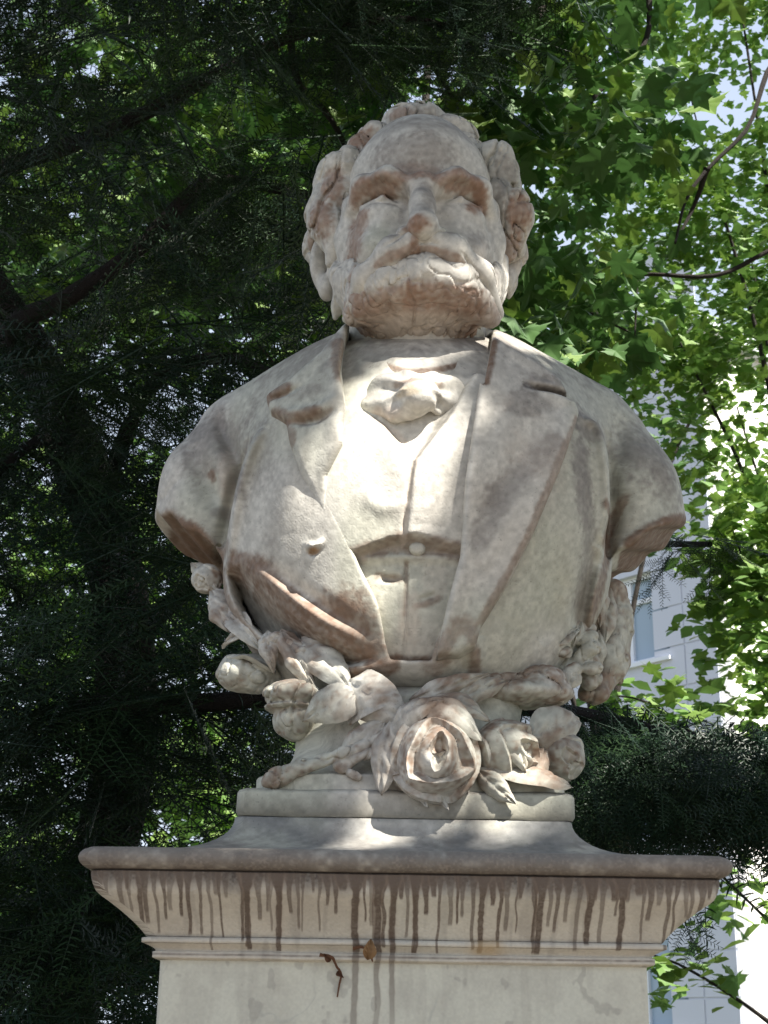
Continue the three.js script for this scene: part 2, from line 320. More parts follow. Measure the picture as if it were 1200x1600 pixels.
// --- lapels: sheets lying on the coat
function lapelShape(outline, grooves, lift, turn, fade) {
  const poly = polygon(onB(outline, coat)), g = grooves.map(([pts, w, a]) => ridge(coat, pts, w, a));
  return (x, y, z) => {
    if (z < 0.0) return 0.05;
    const q = poly(x, y); if (q > 0.03) return q;
    const base = coatSolid(x, y, z); let d = base;
    d -= (lift + turn * sstep(0.03, 0.0, -q) * 0.5) * (fade ? sstep(fade[0], fade[1], y) : 1);
    for (const f of g) d = f(x, y, z, d);
    return smax(smax(d, q, 0.010), -(base + 0.008), 0.004);
  };
}
const coatSolid = (x, y, z) => { const b = body.d(x, y, z) - 0.016; return b > 0.06 ? b : smin(b, coat.d(x, y, z), 0.004); };
const lapelR = lapelShape([[768, 540], [800, 560], [838, 580], [872, 606], [884, 628], [862, 624], [895, 640], [901, 655], [893, 684], [874, 738], [832, 838], [793, 915], [751, 982], [742, 1016], [716, 1030], [680, 1034], [697, 953], [716, 888], [721, 788], [735, 692], [754, 616]],
  [[[[822, 611], [850, 618], [882, 628]], 0.005, -0.016], [[[840, 650], [815, 720], [770, 800], [725, 870]], 0.022, -0.010], [[[860, 690], [800, 790], [740, 900]], 0.03, 0.008], [[[790, 640], [760, 720], [745, 800]], 0.03, 0.006]], 0.019, 0.010);
const lapelL = lapelShape([[546, 526], [500, 560], [455, 600], [417, 628], [424, 650], [448, 664], [452, 690], [470, 740], [500, 800], [538, 842], [514, 790], [511, 745], [536, 700], [539, 640], [531, 585]],
  [[[[412, 636], [435, 628], [470, 612]], 0.005, -0.009], [[[440, 655], [490, 648], [535, 625]], 0.008, 0.007], [[[450, 668], [492, 662], [530, 648]], 0.006, -0.010], [[[535, 560], [522, 640], [522, 700]], 0.012, 0.006]], 0.013, 0.006, [P(500, 800, 0.19)[1], P(500, 690, 0.19)[1]]);

// --- what the weather marked on the clothes
const T = coat, mk = (px, py, rx, ry, color, strength, rag, s = T) => { const c = on(s, px, py); return blob(c, rx, ry, 0.12, color, strength, rag); };
const sk = (pts, w, color, strength, rag, s = T) => streak(curve(onB(pts, s), 4), w, color, strength, rag, -0.1);
const coatMarks = [
  mk(548, 965, 0.048, 0.05, BROWN, 0.75, 0.6), mk(520, 950, 0.055, 0.03, BROWN, 0.7, 0.6), mk(585, 1010, 0.03, 0.03, BROWN, 0.7, 0.6), sk([[367, 880], [400, 888], [440, 922], [480, 960], [520, 990], [570, 1018]], 0.017, BROWN, 0.8, 0.5), sk([[400, 925], [440, 965], [490, 1008]], 0.006, BROWN, 0.5, 0.6), sk([[545, 1055], [580, 1050], [612, 1036]], 0.012, BROWN, 0.85, 0.4),
  sk([[262, 815], [300, 840], [345, 868]], 0.014, BROWN, 0.75, 0.4), sk([[345, 890], [358, 950], [405, 1010], [440, 1025]], 0.009, BROWN, 0.65, 0.5), sk([[275, 850], [300, 870], [335, 895]], 0.01, BROWN, 0.6, 0.6), sk([[290, 840], [315, 868], [338, 900]], 0.006, BROWN, 0.6, 0.6),
  sk([[1068, 822], [1030, 842], [980, 870], [955, 905]], 0.009, BROWN, 0.9, 0.35), sk([[950, 790], [946, 850], [940, 910], [915, 985]], 0.008, BROWN, 0.75, 0.5), sk([[975, 780], [958, 815], [945, 850]], 0.008, BROWN, 0.7, 0.5), sk([[1050, 850], [1000, 890], [965, 930]], 0.012, WARM, 0.8, 0.5),
  mk(340, 690, 0.08, 0.09, SOOT, 0.62, 0.6), mk(400, 720, 0.05, 0.08, SOOT, 0.4, 0.7), sk([[340, 640], [352, 700], [372, 760], [340, 800]], 0.012, SOOT, 0.6, 0.5), mk(470, 780, 0.09, 0.11, SOOT, 0.22, 0.8),
  mk(1010, 700, 0.075, 0.09, SOOT, 0.62, 0.6), mk(930, 660, 0.06, 0.05, SOOT, 0.65, 0.6), mk(912, 760, 0.02, 0.1, SOOT, 0.55, 0.6), sk([[905, 700], [915, 780], [920, 860], [905, 960]], 0.016, SOOT, 0.55, 0.6), mk(1040, 760, 0.04, 0.05, SOOT, 0.4, 0.7),
  sk([[680, 1035], [700, 1000], [730, 960]], 0.018, BROWN, 0.55, 0.6), sk([[742, 1015], [742, 1040], [740, 1052]], 0.008, BROWN, 0.7, 0.5), sk([[330, 740], [334, 750]], 0.006, BROWN, 0.8, 0.3), mk(355, 740, 0.02, 0.07, WARM, 0.7, 0.5), mk(490, 862, 0.012, 0.006, [0.4, 0.24, 0.12], 0.9, 0.3),
  mk(830, 900, 0.08, 0.12, GREEN, 0.6, 0.3),
];
const lapelMarks = [
  mk(820, 640, 0.06, 0.035, SOOT, 0.62, 0.6), mk(855, 610, 0.05, 0.02, SOOT, 0.6, 0.6), sk([[862, 705], [815, 745], [780, 790], [745, 850]], 0.02, SOOT, 0.55, 0.6), mk(770, 790, 0.02, 0.03, SOOT, 0.5, 0.6), sk([[898, 668], [868, 740], [825, 840], [785, 915], [750, 980]], 0.006, BROWN, 0.6, 0.5), sk([[770, 548], [765, 575], [758, 610]], 0.006, BROWN, 0.9, 0.3),
  sk([[690, 1020], [720, 985], [745, 1010]], 0.014, BROWN, 0.55, 0.6), mk(840, 720, 0.05, 0.05, WARM, 0.35, 0.6), sk([[820, 612], [850, 619], [882, 629]], 0.006, [0.1, 0.08, 0.07], 0.8, 0.2),
  sk([[412, 632], [430, 628], [446, 616]], 0.012, BROWN, 0.85, 0.4), sk([[428, 656], [455, 662], [490, 650]], 0.012, BROWN, 0.75, 0.5), sk([[445, 668], [456, 690], [452, 700]], 0.008, BROWN, 0.6, 0.6), mk(500, 655, 0.03, 0.012, BROWN, 0.5, 0.6), sk([[530, 545], [528, 580], [533, 600]], 0.01, BROWN, 0.6, 0.5), mk(480, 620, 0.04, 0.02, SOOT, 0.4, 0.6),
];
const vestMarks = [sk([[556, 864], [590, 858], [628, 850], [650, 858], [690, 858], [724, 866]], 0.011, BROWN, 0.6, 0.6, vest), sk([[590, 900], [612, 906], [626, 904]], 0.006, BROWN, 0.6, 0.5, vest), sk([[650, 946], [668, 942], [686, 934]], 0.006, BROWN, 0.65, 0.5, vest), sk([[635, 880], [634, 945], [632, 960]], 0.003, BROWN, 0.6, 0.5, vest), mk(640, 960, 0.02, 0.05, WARM, 0.5, 0.6, vest), sk([[610, 1034], [640, 1036], [676, 1036]], 0.008, BROWN, 0.8, 0.4, vest), sk([[600, 665], [630, 690], [648, 720]], 0.006, WARM, 0.7, 0.5, vest), sk([[646, 726], [637, 790], [630, 846]], 0.004, WARM, 0.7, 0.5, vest), mk(680, 905, 0.03, 0.03, WARM, 0.3, 0.6, vest)];
const paint = (list) => (x, y, z, a, b, c) => weather(x, y, z, a, b, c, list);

part('coat', sculpt(coat, [-0.40, 2.05, -0.26], [0.50, 2.72, 0.30], CELL, paint(coatMarks)), MARBLE, bust);
part('lapel', sculpt(lapelR, [0.04, 2.08, 0.0], [0.30, 2.66, 0.32], CELL, paint(lapelMarks)), MARBLE, bust);
part('lapel', sculpt(lapelL, [-0.24, 2.2, 0.0], [0.02, 2.66, 0.32], CELL, paint(lapelMarks)), MARBLE, bust, 'lapel with a broken, brown stained tip');
const vestMesh = part('waistcoat', sculpt(vest, [-0.16, 2.06, 0.0], [0.22, 2.66, 0.30], CELL, paint(vestMarks)), MARBLE, bust);
{ const c = on(vest, 652, 857); part('button', sculpt((x, y, z) => ell([c[0], c[1], c[2]], 0.011, 0.010, 0.008).f(x, y, z), [c[0] - 0.02, c[1] - 0.02, c[2] - 0.02], [c[0] + 0.02, c[1] + 0.02, c[2] + 0.02], 0.002, paint([])), MARBLE, vestMesh); }

// --- shirt collar and bow tie
{
  const neckAxis = [P(655, 500, -0.01), P(655, 610, 0.05)];
  const collar = new Shape().add(cap(P(656, 540, 0.0), P(656, 640, 0.045), 0.112, 0.116));
  collar.add(ell(P(655, 640, 0.09), 0.10, 0.06, 0.085), 0.04);
  const front = ridge(collar, [[556, 556], [592, 580], [645, 600]], 0.004, -0.006), front2 = ridge(collar, [[762, 560], [715, 586], [668, 600]], 0.004, -0.006);
  const top = P(650, 580, 0.125)[1];
  collar.mod((x, y, z, d) => { const t = top + 0.060 * sstep(0.15, -0.02, z) + 0.026 * Math.abs(x - X0) / 0.1; return smax(front2(x, y, z, front(x, y, z, d)) + 0.002 * (fbm(x * 30, y * 12, z * 30, 2) - 0.5), y - t, 0.006); });
  part('shirt_collar', sculpt(collar, [-0.10, 2.40, -0.14], [0.19, 2.70, 0.22], CELL, paint([sk([[552, 548], [575, 562], [605, 573], [648, 581], [700, 574], [735, 562], [760, 548]], 0.006, BROWN, 0.85, 0.35, collar), sk([[745, 600], [765, 575], [772, 545]], 0.01, BROWN, 0.6, 0.5, collar), mk(580, 590, 0.03, 0.03, GREEN, 0.5, 0.4, collar)])), MARBLE, bust);
  const tie = new Shape(), zt = 0.205;
  tie.add(ell(P(655, 617, zt + 0.012), 0.028, 0.024, 0.020, [0, 0, 0.2]));
  tie.add(ell(P(612, 613, zt - 0.012), 0.046, 0.030, 0.014, [0, -0.45, 0.20]), 0.012).add(ell(P(600, 636, zt - 0.01), 0.034, 0.018, 0.012, [0, -0.4, -0.30]), 0.01);
  tie.add(ell(P(698, 612, zt - 0.012), 0.040, 0.024, 0.013, [0, 0.45, -0.35]), 0.012).add(ell(P(700, 630, zt - 0.012), 0.030, 0.018, 0.011, [0, 0.4, 0.3]), 0.01);
  tie.add(ell(P(632, 640, zt), 0.030, 0.016, 0.014, [0, 0, 0.1]), 0.01);
  tie.mod((x, y, z, d) => { const u = x - P(655, 617, zt)[0]; return d + 0.0025 * Math.sin(Math.atan2(y - P(655, 617, zt)[1], u) * 9) * sstep(0.012, 0.03, Math.abs(u)); });
  part('bow_tie', sculpt(tie, [-0.06, 2.40, 0.14], [0.15, 2.54, 0.26], Math.min(CELL, 0.0035), paint([mk(600, 645, 0.03, 0.012, WARM, 0.7, 0.5, tie), mk(640, 608, 0.02, 0.012, [0.6, 0.45, 0.25], 0.5, 0.5, tie), sk([[620, 600], [655, 592], [690, 602]], 0.005, BROWN, 0.6, 0.5, tie)])), MARBLE, bust);
}
// ---------------------------------------------------------------- the head
const HX = 0.047, HY = 2.806, HC = FINE ? 0.0023 : 0.005;
const h3 = (u, v, w) => [HX + u, HY + v, w];
// the head is modelled a little too broad and tall, and drawn in to its own proportions here
const SQ = 0.85, VS = 1.19, V0 = -0.09;
const squeezed = (s) => ({ local: (x, y, z, r) => { const v = y - HY; return squeezed(s.local(HX + (x - HX) / SQ, HY + (v > V0 ? V0 + (v - V0) * VS : v), z, r * 1.25)); }, d: (x, y, z) => { const v = y - HY; return s.d(HX + (x - HX) / SQ, HY + (v > V0 ? V0 + (v - V0) * VS : v), z) * 0.84; } });
const face = new Shape();
face.add(ell(h3(0, 0.085, -0.01), 0.140, 0.195, 0.185));
face.add(ell(h3(0, -0.065, 0.045), 0.118, 0.15, 0.135), 0.05);
face.add(ell(h3(0, 0.105, 0.075), 0.108, 0.085, 0.105), 0.05);
for (const s of [-1, 1]) {
  face.add(ell(h3(s * 0.082, -0.050, 0.115), 0.042, 0.040, 0.046), 0.04);
  face.add(chain([h3(s * 0.016, 0.020, 0.190), h3(s * 0.058, 0.036, 0.186), h3(s * 0.100, 0.044, 0.152), h3(s * 0.116, 0.018, 0.128)], [0.016, 0.018, 0.017, 0.012]), 0.022);
  face.cut(chain([h3(s * 0.042, -0.007, 0.212), h3(s * 0.090, 0.006, 0.184)], [0.027, 0.028]), 0.009);
}
for (const s of [-1, 1]) {
  face.add(ell(h3(s * 0.066, -0.013, 0.145), 0.046, 0.027, 0.033, [0, s * 0.35, s * 0.2]), 0.004);
  face.add(chain([h3(s * 0.034, -0.004, 0.165), h3(s * 0.066, 0.009, 0.172), h3(s * 0.102, 0.008, 0.147)], [0.004, 0.005, 0.004]), 0.006);
  face.add(chain([h3(s * 0.034, -0.026, 0.160), h3(s * 0.064, -0.040, 0.164), h3(s * 0.096, -0.026, 0.150)], [0.006, 0.008, 0.006]), 0.022);
}
face.add(chain([h3(0, 0.030, 0.188), h3(0, -0.030, 0.207), h3(0.001, -0.078, 0.226)], [0.016, 0.019, 0.024]), 0.018);
face.add(ell(h3(0.001, -0.081, 0.226), 0.023, 0.018, 0.020), 0.012);
for (const s of [-1, 1]) { face.add(ell(h3(s * 0.029, -0.086, 0.206), 0.0145, 0.013, 0.018), 0.008); }
for (const s of [-1, 1]) face.cut(ell(h3(s * 0.015, -0.101, 0.212), 0.008, 0.008, 0.008), 0.005);
face.add(cap(h3(0, -0.10, -0.02), h3(0, -0.34, 0.0), 0.120, 0.120), 0.04);
for (const s of [-1, 1]) face.add(ell(h3(s * 0.066, -0.085, 0.150), 0.040, 0.032, 0.036), 0.03);
for (const s of [-1, 1]) face.add(chain([h3(s * 0.118, 0.04, 0.10), h3(s * 0.124, -0.02, 0.095), h3(s * 0.118, -0.09, 0.095)], [0.02, 0.018, 0.02]), 0.03);
face.mod((x, y, z, d) => d + 0.003 * (fbm(x * 30, y * 30, z * 30, 3) - 0.5));

// beard and moustache
const beard = new Shape();
for (const s of [-1, 1]) {
  beard.add(chain([h3(s * 0.128, -0.02, 0.058), h3(s * 0.122, -0.075, 0.068), h3(s * 0.102, -0.108, 0.090), h3(s * 0.064, -0.132, 0.128), h3(0, -0.138, 0.150)], [0.014, 0.028, 0.038, 0.042, 0.043]), 0.03);
  beard.add(chain([h3(s * 0.105, -0.10, 0.11), h3(s * 0.085, -0.14, 0.14)], [0.026, 0.036]), 0.03);
}
beard.add(ell(h3(0, -0.135, 0.050), 0.110, 0.080, 0.108), 0.04);
beard.add(chain([h3(-0.112, -0.172, 0.130), h3(-0.06, -0.150, 0.176), h3(0.004, -0.140, 0.190), h3(0.065, -0.148, 0.180), h3(0.118, -0.174, 0.135)], [0.018, 0.027, 0.029, 0.028, 0.018]), 0.02);
const moust = new Shape();
moust.add(chain([h3(-0.122, -0.176, 0.128), h3(-0.092, -0.138, 0.172), h3(-0.050, -0.110, 0.198), h3(-0.014, -0.099, 0.206), h3(0.018, -0.099, 0.206), h3(0.054, -0.108, 0.200), h3(0.100, -0.132, 0.172), h3(0.130, -0.168, 0.132)], [0.010, 0.019, 0.020, 0.017, 0.017, 0.021, 0.020, 0.011]), 0.018);
const comb = (x, y, z, k) => Math.sin(k + 9 * (fbm(x * 14 + 30, y * 14, z * 14, 2) - 0.5) * 2.2);
const groove = (q) => { const w = Math.abs(Math.sin(q)); return 1 - Math.min(1, w * 2.2); };
moust.mod((x, y, z, d) => { const u = Math.abs(x - HX), v = y - HY, m = fbm(x * 22, y * 22, z * 22, 2); d += 0.004 * Math.exp(-((x - HX - 0.002) ** 2) / 0.00006); return d + 0.0036 * sstep(0.35, 0.6, m) * groove((v * 0.9 + u * 0.5) * 110 + 6 * (fbm(x * 9, y * 9, z * 9, 2) - 0.5)) + 0.003 * (m - 0.5); });
seed(7);
const locks = (shape, n, at, dir, len, r0, r1, k, wave = 0.5) => {
  for (let i = 0; i < n; i++) {
    const p = at(i / n), d = dir(p).map((q) => q + rr(-0.3, 0.3)), L = len * rr(0.6, 1.4), ph = rr(0, 6.28), pts = [], rs = [], f = rr(0.75, 1.3);
    for (let j = 0; j <= 4; j++) { const t = j / 4, sw = Math.sin(ph + t * 4.2) * wave * L * 0.25; pts.push([p[0] + d[0] * L * t + sw, p[1] + d[1] * L * t + Math.cos(ph) * sw * 0.5, p[2] + d[2] * L * t + sw * 0.4]); rs.push(mix(r0, r1, t) * f * (0.75 + 0.5 * Math.sin(Math.PI * t))); }
    shape.add(chain(pts, rs), k);
  }
};
locks(beard, 26, (t) => { const a = (t - 0.5) * 2.5; return h3(Math.sin(a) * 0.110 + rr(-0.01, 0.01), -0.112 + 0.045 * Math.abs(Math.sin(a)) + rr(-0.02, 0.02), 0.045 + Math.cos(a) * 0.146); }, (p) => [-(p[0] - HX) * 2.6, -0.7, -0.5], 0.05, 0.012, 0.006, 0.014, 0.9);
locks(beard, 16, (t) => { const s = t < 0.5 ? -1 : 1; return h3(s * rr(0.105, 0.128), rr(-0.09, -0.02), rr(0.05, 0.095)); }, (p) => [-(p[0] - HX) * 0.8, -0.85, 0.25], 0.05, 0.014, 0.007, 0.014, 0.9);
// creases that wind between locks: the level lines of a noise drawn out along the hair
const lockLines = (x, y, z, k, ky) => { const w = 0.5 * (noise(x * 13, y * 13, z * 13) - 0.5), n = noise(x * k + 6 * w, y * ky + 9 * w, z * k + 5) * 0.7 + noise(x * k * 1.9 + 4, y * ky * 1.9, z * k * 1.9) * 0.3, q = Math.abs(n - 0.5) * 11; return q > 1 ? 0 : (1 - q) * (1 - q); };
beard.mod((x, y, z, d) => { const a = Math.atan2(x - HX, z - 0.02), m = fbm(x * 20 + 9, y * 20, z * 20, 3); const q = fbm(x * 11 + 2, y * 11, z * 11, 2); return d + 0.0062 * sstep(0.34, 0.56, m) * (1 - 0.85 * sstep(-0.160, -0.145, y - HY) * sstep(0.09, 0.06, Math.abs(x - HX))) * Math.max(0.6 * groove(a * 15 + (y - HY) * 38 + 14 * (q - 0.5)), lockLines(x, y, z, 26, 13)) + 0.0025 * lockLines(x + 5, y, z, 48, 24) + 0.007 * (m - 0.5); });

// hair: thick worn waves over the ears, a tuft on top
const hair = new Shape();
hair.add(ell(h3(0, 0.09, -0.035), 0.150, 0.188, 0.170));
for (const s of [-1, 1]) {
  hair.add(chain([h3(s * 0.075, 0.232, 0.01), h3(s * 0.122 - 0.006, 0.185, 0.02), h3(s * 0.148 - 0.006, 0.12, 0.012), h3(s * 0.164 - 0.006, 0.060, -0.005), h3(s * 0.162 - 0.004, 0.040, -0.020)], [0.026, 0.028, 0.029, 0.029, 0.025]), 0.03);
  hair.add(chain([h3(s * 0.110, 0.185, 0.062), h3(s * 0.132, 0.10, 0.068), h3(s * 0.138, 0.045, 0.055), h3(s * 0.130, -0.02, 0.055)], [0.016, 0.019, 0.016, 0.010]), 0.02);
}
hair.add(ell(h3(-0.012, 0.278, 0.032), 0.060, 0.038, 0.050, [0.3, 0, 0.1]), 0.014).add(ell(h3(0.055, 0.252, 0.025), 0.055, 0.030, 0.05), 0.014).add(ell(h3(-0.080, 0.232, 0.040), 0.034, 0.032, 0.04), 0.012).add(ell(h3(-0.108, 0.205, 0.045), 0.03, 0.03, 0.03), 0.01);
locks(hair, 44, (t) => { const s = t < 0.5 ? -1 : 1, v = rr(0.05, 0.19), w = rr(-0.08, 0.085), g = Math.sqrt(Math.max(0.15, 1 - Math.pow((v - 0.07) / 0.24, 2))); return h3(s * (0.152 * g + 0.010 - 0.25 * Math.max(0, w - 0.03)) - 0.006, v, w); }, (p) => [Math.sign(p[0] - HX) * 0.05, -0.8, -0.25], 0.075, 0.017, 0.010, 0.024, 0.8);
locks(hair, 12, (t) => { const a = (t - 0.5) * 2.0; return h3(Math.sin(a) * 0.10, 0.258 - 0.05 * Math.abs(Math.sin(a)) + rr(-0.01, 0.01), 0.04 + rr(-0.03, 0.02)); }, (p) => [(p[0] - HX) * 6, 0.1, -0.5], 0.05, 0.018, 0.010, 0.016, 1);
hair.mod((x, y, z, d) => { const m = fbm(x * 24 + 4, y * 24, z * 24, 3), a = Math.atan2(z + 0.03, Math.abs(x - HX)); const q = fbm(x * 10 + 2, y * 10, z * 10, 2), cr = lockLines(x, y, z, 24, 10), fi = lockLines(x + 3, y, z, 44, 17); return d + 0.009 * (m - 0.5) + 0.008 * cr + 0.0035 * fi; });
const bare = [ell(h3(0, 0.075, 0.18), 0.098, 0.142, 0.112), ell(h3(0, -0.06, 0.20), 0.125, 0.13, 0.13)];
for (const b of bare) hair.cut(b, 0.03);
const faceS = squeezed(face), beardS = squeezed(beard), moustS = squeezed(moust), hairS = squeezed(hair);
// ears, long and close to the head, seen from below
const earOf = (s) => {
  const c = s < 0 ? P(507, 408, 0.0) : P(794, 396, 0.0), e = new Shape(), at = (a, b, w) => [c[0] + s * a, c[1] + b, c[2] + w];
  e.add(ell(c, 0.015, 0.052, 0.028, [-0.25, s * 0.7, s * 0.14])).add(ell(at(-0.006, -0.055, 0.016), 0.014, 0.022, 0.017), 0.014);
  e.cut(chain([at(0.0, 0.036, 0.036), at(0.006, 0.0, 0.036), at(-0.004, -0.03, 0.036)], [0.008, 0.010, 0.006]), 0.006);
  e.add(chain([at(-0.012, 0.03, 0.024), at(-0.010, 0.0, 0.034), at(-0.012, -0.04, 0.028)], [0.006, 0.007, 0.006]), 0.006); return e;
};

const fm = (px, py, rx, ry, color, strength, rag, s = faceS) => blob(on(s, px, py), rx, ry, 0.05, color, strength, rag);
const fs = (pts, w, color, strength, rag, s = faceS) => streak(curve(onB(pts, s), 4), w, color, strength, rag, 0.0);
const RUST = [0.33, 0.20, 0.135];
const faceMarks = [fs([[556, 306], [566, 290], [590, 282], [610, 284], [632, 274], [660, 270], [690, 278], [720, 272], [742, 280], [752, 300], [750, 322]], 0.012, RUST, 0.75, 0.55), fm(650, 268, 0.05, 0.02, RUST, 0.6, 0.6), fm(650, 348, 0.026, 0.016, RUST, 0.9, 0.4), fs([[745, 290], [750, 320], [738, 325]], 0.012, RUST, 0.85, 0.4), fs([[560, 340], [556, 370], [552, 400]], 0.014, RUST, 0.7, 0.6), fm(650, 235, 0.12, 0.05, SOOT, 0.5, 0.7), fs([[634, 290], [632, 320], [626, 345]], 0.006, SOOT, 0.5, 0.6), fs([[665, 290], [672, 320]], 0.01, SOOT, 0.5, 0.6), fm(590, 370, 0.03, 0.04, GREEN, 0.6, 0.3), fm(700, 380, 0.03, 0.04, GREEN, 0.6, 0.3), fm(750, 400, 0.03, 0.06, SOOT, 0.45, 0.7), fm(650, 545, 0.09, 0.02, WARM, 0.7, 0.4)];
const hairMarks = [fm(520, 290, 0.03, 0.05, RUST, 0.7, 0.7, hairS), fm(500, 340, 0.03, 0.05, RUST, 0.75, 0.7, hairS), fm(565, 215, 0.035, 0.03, RUST, 0.8, 0.6, hairS), fm(640, 180, 0.06, 0.03, SOOT, 0.5, 0.7, hairS), fm(625, 175, 0.03, 0.025, RUST, 0.5, 0.7, hairS), fm(790, 280, 0.05, 0.07, SOOT, 0.6, 0.7, hairS), fm(812, 330, 0.03, 0.05, RUST, 0.8, 0.6, hairS), fm(495, 390, 0.03, 0.04, RUST, 0.6, 0.7, hairS), fm(800, 390, 0.03, 0.04, RUST, 0.6, 0.7, hairS)];
const beardMarks = [fs([[645, 462], [690, 464], [745, 472]], 0.016, RUST, 0.75, 0.6, beardS), fs([[560, 475], [600, 468], [640, 460]], 0.014, RUST, 0.6, 0.7, beardS), fm(770, 440, 0.03, 0.05, SOOT, 0.65, 0.6, beardS), fs([[545, 480], [560, 505], [610, 525], [700, 525], [770, 490]], 0.02, RUST, 0.5, 0.7, beardS), fm(660, 510, 0.1, 0.03, WARM, 0.7, 0.4, beardS), fm(556, 430, 0.02, 0.04, RUST, 0.6, 0.7, beardS)];
const moustMarks = [fs([[590, 412], [620, 396], [650, 388], [690, 396], [715, 408], [735, 424]], 0.007, RUST, 0.6, 0.65, moustS), fs([[648, 372], [650, 400]], 0.007, RUST, 0.7, 0.5, moustS)];

const headMesh = part('head', sculpt(faceS, [-0.12, 2.46, -0.22], [0.22, 3.06, 0.26], HC, paint(faceMarks)), MARBLE, bust);
part('hair', sculpt(hairS, [-0.18, 2.62, -0.24], [0.27, 3.12, 0.16], HC, paint(hairMarks)), MARBLE, headMesh);
part('beard', sculpt(beardS, [-0.13, 2.52, -0.06], [0.225, 2.86, 0.26], HC, paint(beardMarks)), MARBLE, headMesh);
part('moustache', sculpt(moustS, [-0.10, 2.60, 0.10], [0.18, 2.74, 0.26], HC, paint(moustMarks)), MARBLE, headMesh);
for (const s of [-1, 1]) { const e = earOf(s), c = e.ops[0][1].c; part('ear', sculpt((x, y, z) => e.d(x, y, z), c.map((q) => q - 0.09), c.map((q) => q + 0.09), HC, paint([])), MARBLE, headMesh); }
// ---------------------------------------------------------------- pedestal and socle
// a moulding: profile [half width, height] swept round a square plan with rounded corners; uv: u along (m, centred on the front), v down the profile (m)
function moulding(profile, cx, cz, { corner = 0.006, seg = 60, depth = 1, jitter = 0, color } = {}) {
  const pos = [], uv = [], idx = [], arcs = 5;
  let vAcc = 0;
  profile.forEach(([h, y], r) => {
    if (r) vAcc += Math.hypot(h - profile[r - 1][0], y - profile[r - 1][1]);
    const c = Math.min(corner, h * 0.4), pts = [];
    for (let s = 0; s < 4; s++) {
      for (let i = 0; i <= seg; i++) pts.push([(i / seg * 2 - 1) * (h - c), h, s]);
      for (let i = 1; i < arcs; i++) { const a = i / arcs * Math.PI / 2; pts.push([h - c + c * Math.sin(a), h - c + c * Math.cos(a), s]); }
    }
    pts.push([pts[0][0], pts[0][1], 4]);
    for (const [a, b, s] of pts) {
      const [x, z] = s % 4 === 0 ? [a, b] : s === 1 ? [b, -a] : s === 2 ? [-a, -b] : [-b, a];
      const j = jitter * (fbm((cx + x) * 22 + 5, y * 22, (cz + z) * 22, 3) - 0.5) * 2;
      pos.push(cx + x + j * x / h, y + j * 0.4, cz + (z + j * z / h) * depth); uv.push(2 * h * s + a, -vAcc);
    }
  });
  const m = 4 * (seg + arcs) + 1;
  for (let r = 0; r + 1 < profile.length; r++) for (let i = 0; i + 1 < m; i++) { const a = r * m + i, b = a + 1, c = a + m, d = c + 1; idx.push(a, c, b, b, c, d); }
  const g = new THREE.BufferGeometry(); g.setAttribute('position', new THREE.Float32BufferAttribute(pos, 3)); g.setAttribute('uv', new THREE.Float32BufferAttribute(uv, 2)); g.setIndex(idx); g.computeVertexNormals();
  if (color) { const n = g.attributes.normal, col = []; for (let i = 0; i < pos.length; i += 3) col.push(...color(pos[i], pos[i + 1], pos[i + 2], n.array[i], n.array[i + 1], n.array[i + 2])); g.setAttribute('color', new THREE.Float32BufferAttribute(col, 3)); }
  return g;
}
const yAt = (py, z, px = 640) => P(px, py, z)[1], PX = 0.030;
const pedestal = thing('stone_pedestal', 'square pale marble pedestal with dark drip streaks under its moulded cornice, carrying the bust', 'pedestal');

// --- cornice: torus, fillet, cyma, fillet, small cavetto, die; the stains are baked on the stone in a texture over the front and sides
const zC = 0.36, hT = 0.362;
const yT0 = yAt(1329, 0.35), yT1 = yAt(1363, zC), yF0 = yAt(1468, 0.285), yF1 = yAt(1478, 0.285), yF2 = yAt(1497, 0.28), yD = yAt(1506, 0.272);
const arcP = (n, f) => Array.from({ length: n + 1 }, (_, i) => f(i / n));
const scotiaTop = yAt(1280, 0.205);
const topProfile = [...arcP(14, (t) => { const a = t * Math.PI / 2; return [0.205 + 0.138 * (1 - Math.cos(a)), scotiaTop - (scotiaTop - yT0) * Math.sin(a)]; })];
const torusProfile = [[0.338, yT0 + 0.001], ...arcP(8, (t) => { const a = Math.PI / 2 - t * Math.PI, r = (yT0 - yT1) / 2; return [0.345 + (hT - 0.345) * Math.cos(a), (yT0 + yT1) / 2 + r * Math.sin(a)]; })];
const cymaProfile = [[0.345, yT1], [0.349, yT1 - 0.002], ...arcP(16, (t) => [0.349 - 0.057 * (t < 0.35 ? 0.13 * Math.pow(t / 0.35, 2.2) : 0.13 + 0.87 * (0.72 * Math.pow((t - 0.35) / 0.65, 0.9) + 0.28 * Math.sin((t - 0.35) / 0.65 * Math.PI / 2))), mix(yT1 - 0.002, yF0, t)]), [0.290, yF0 - 0.001], [0.296, yF0 - 0.0025], [0.296, yF1], ...arcP(6, (t) => [0.293 - 0.012 * Math.sin(t * Math.PI / 2) * 1, mix(yF1 - 0.001, yF2 + 0.004, t)]), [0.284, yF2 + 0.003], [0.284, yF2 - 0.003], ...arcP(4, (t) => [mix(0.282, 0.2755, Math.sin(t * Math.PI / 2)), mix(yF2 - 0.004, yD, t)])];
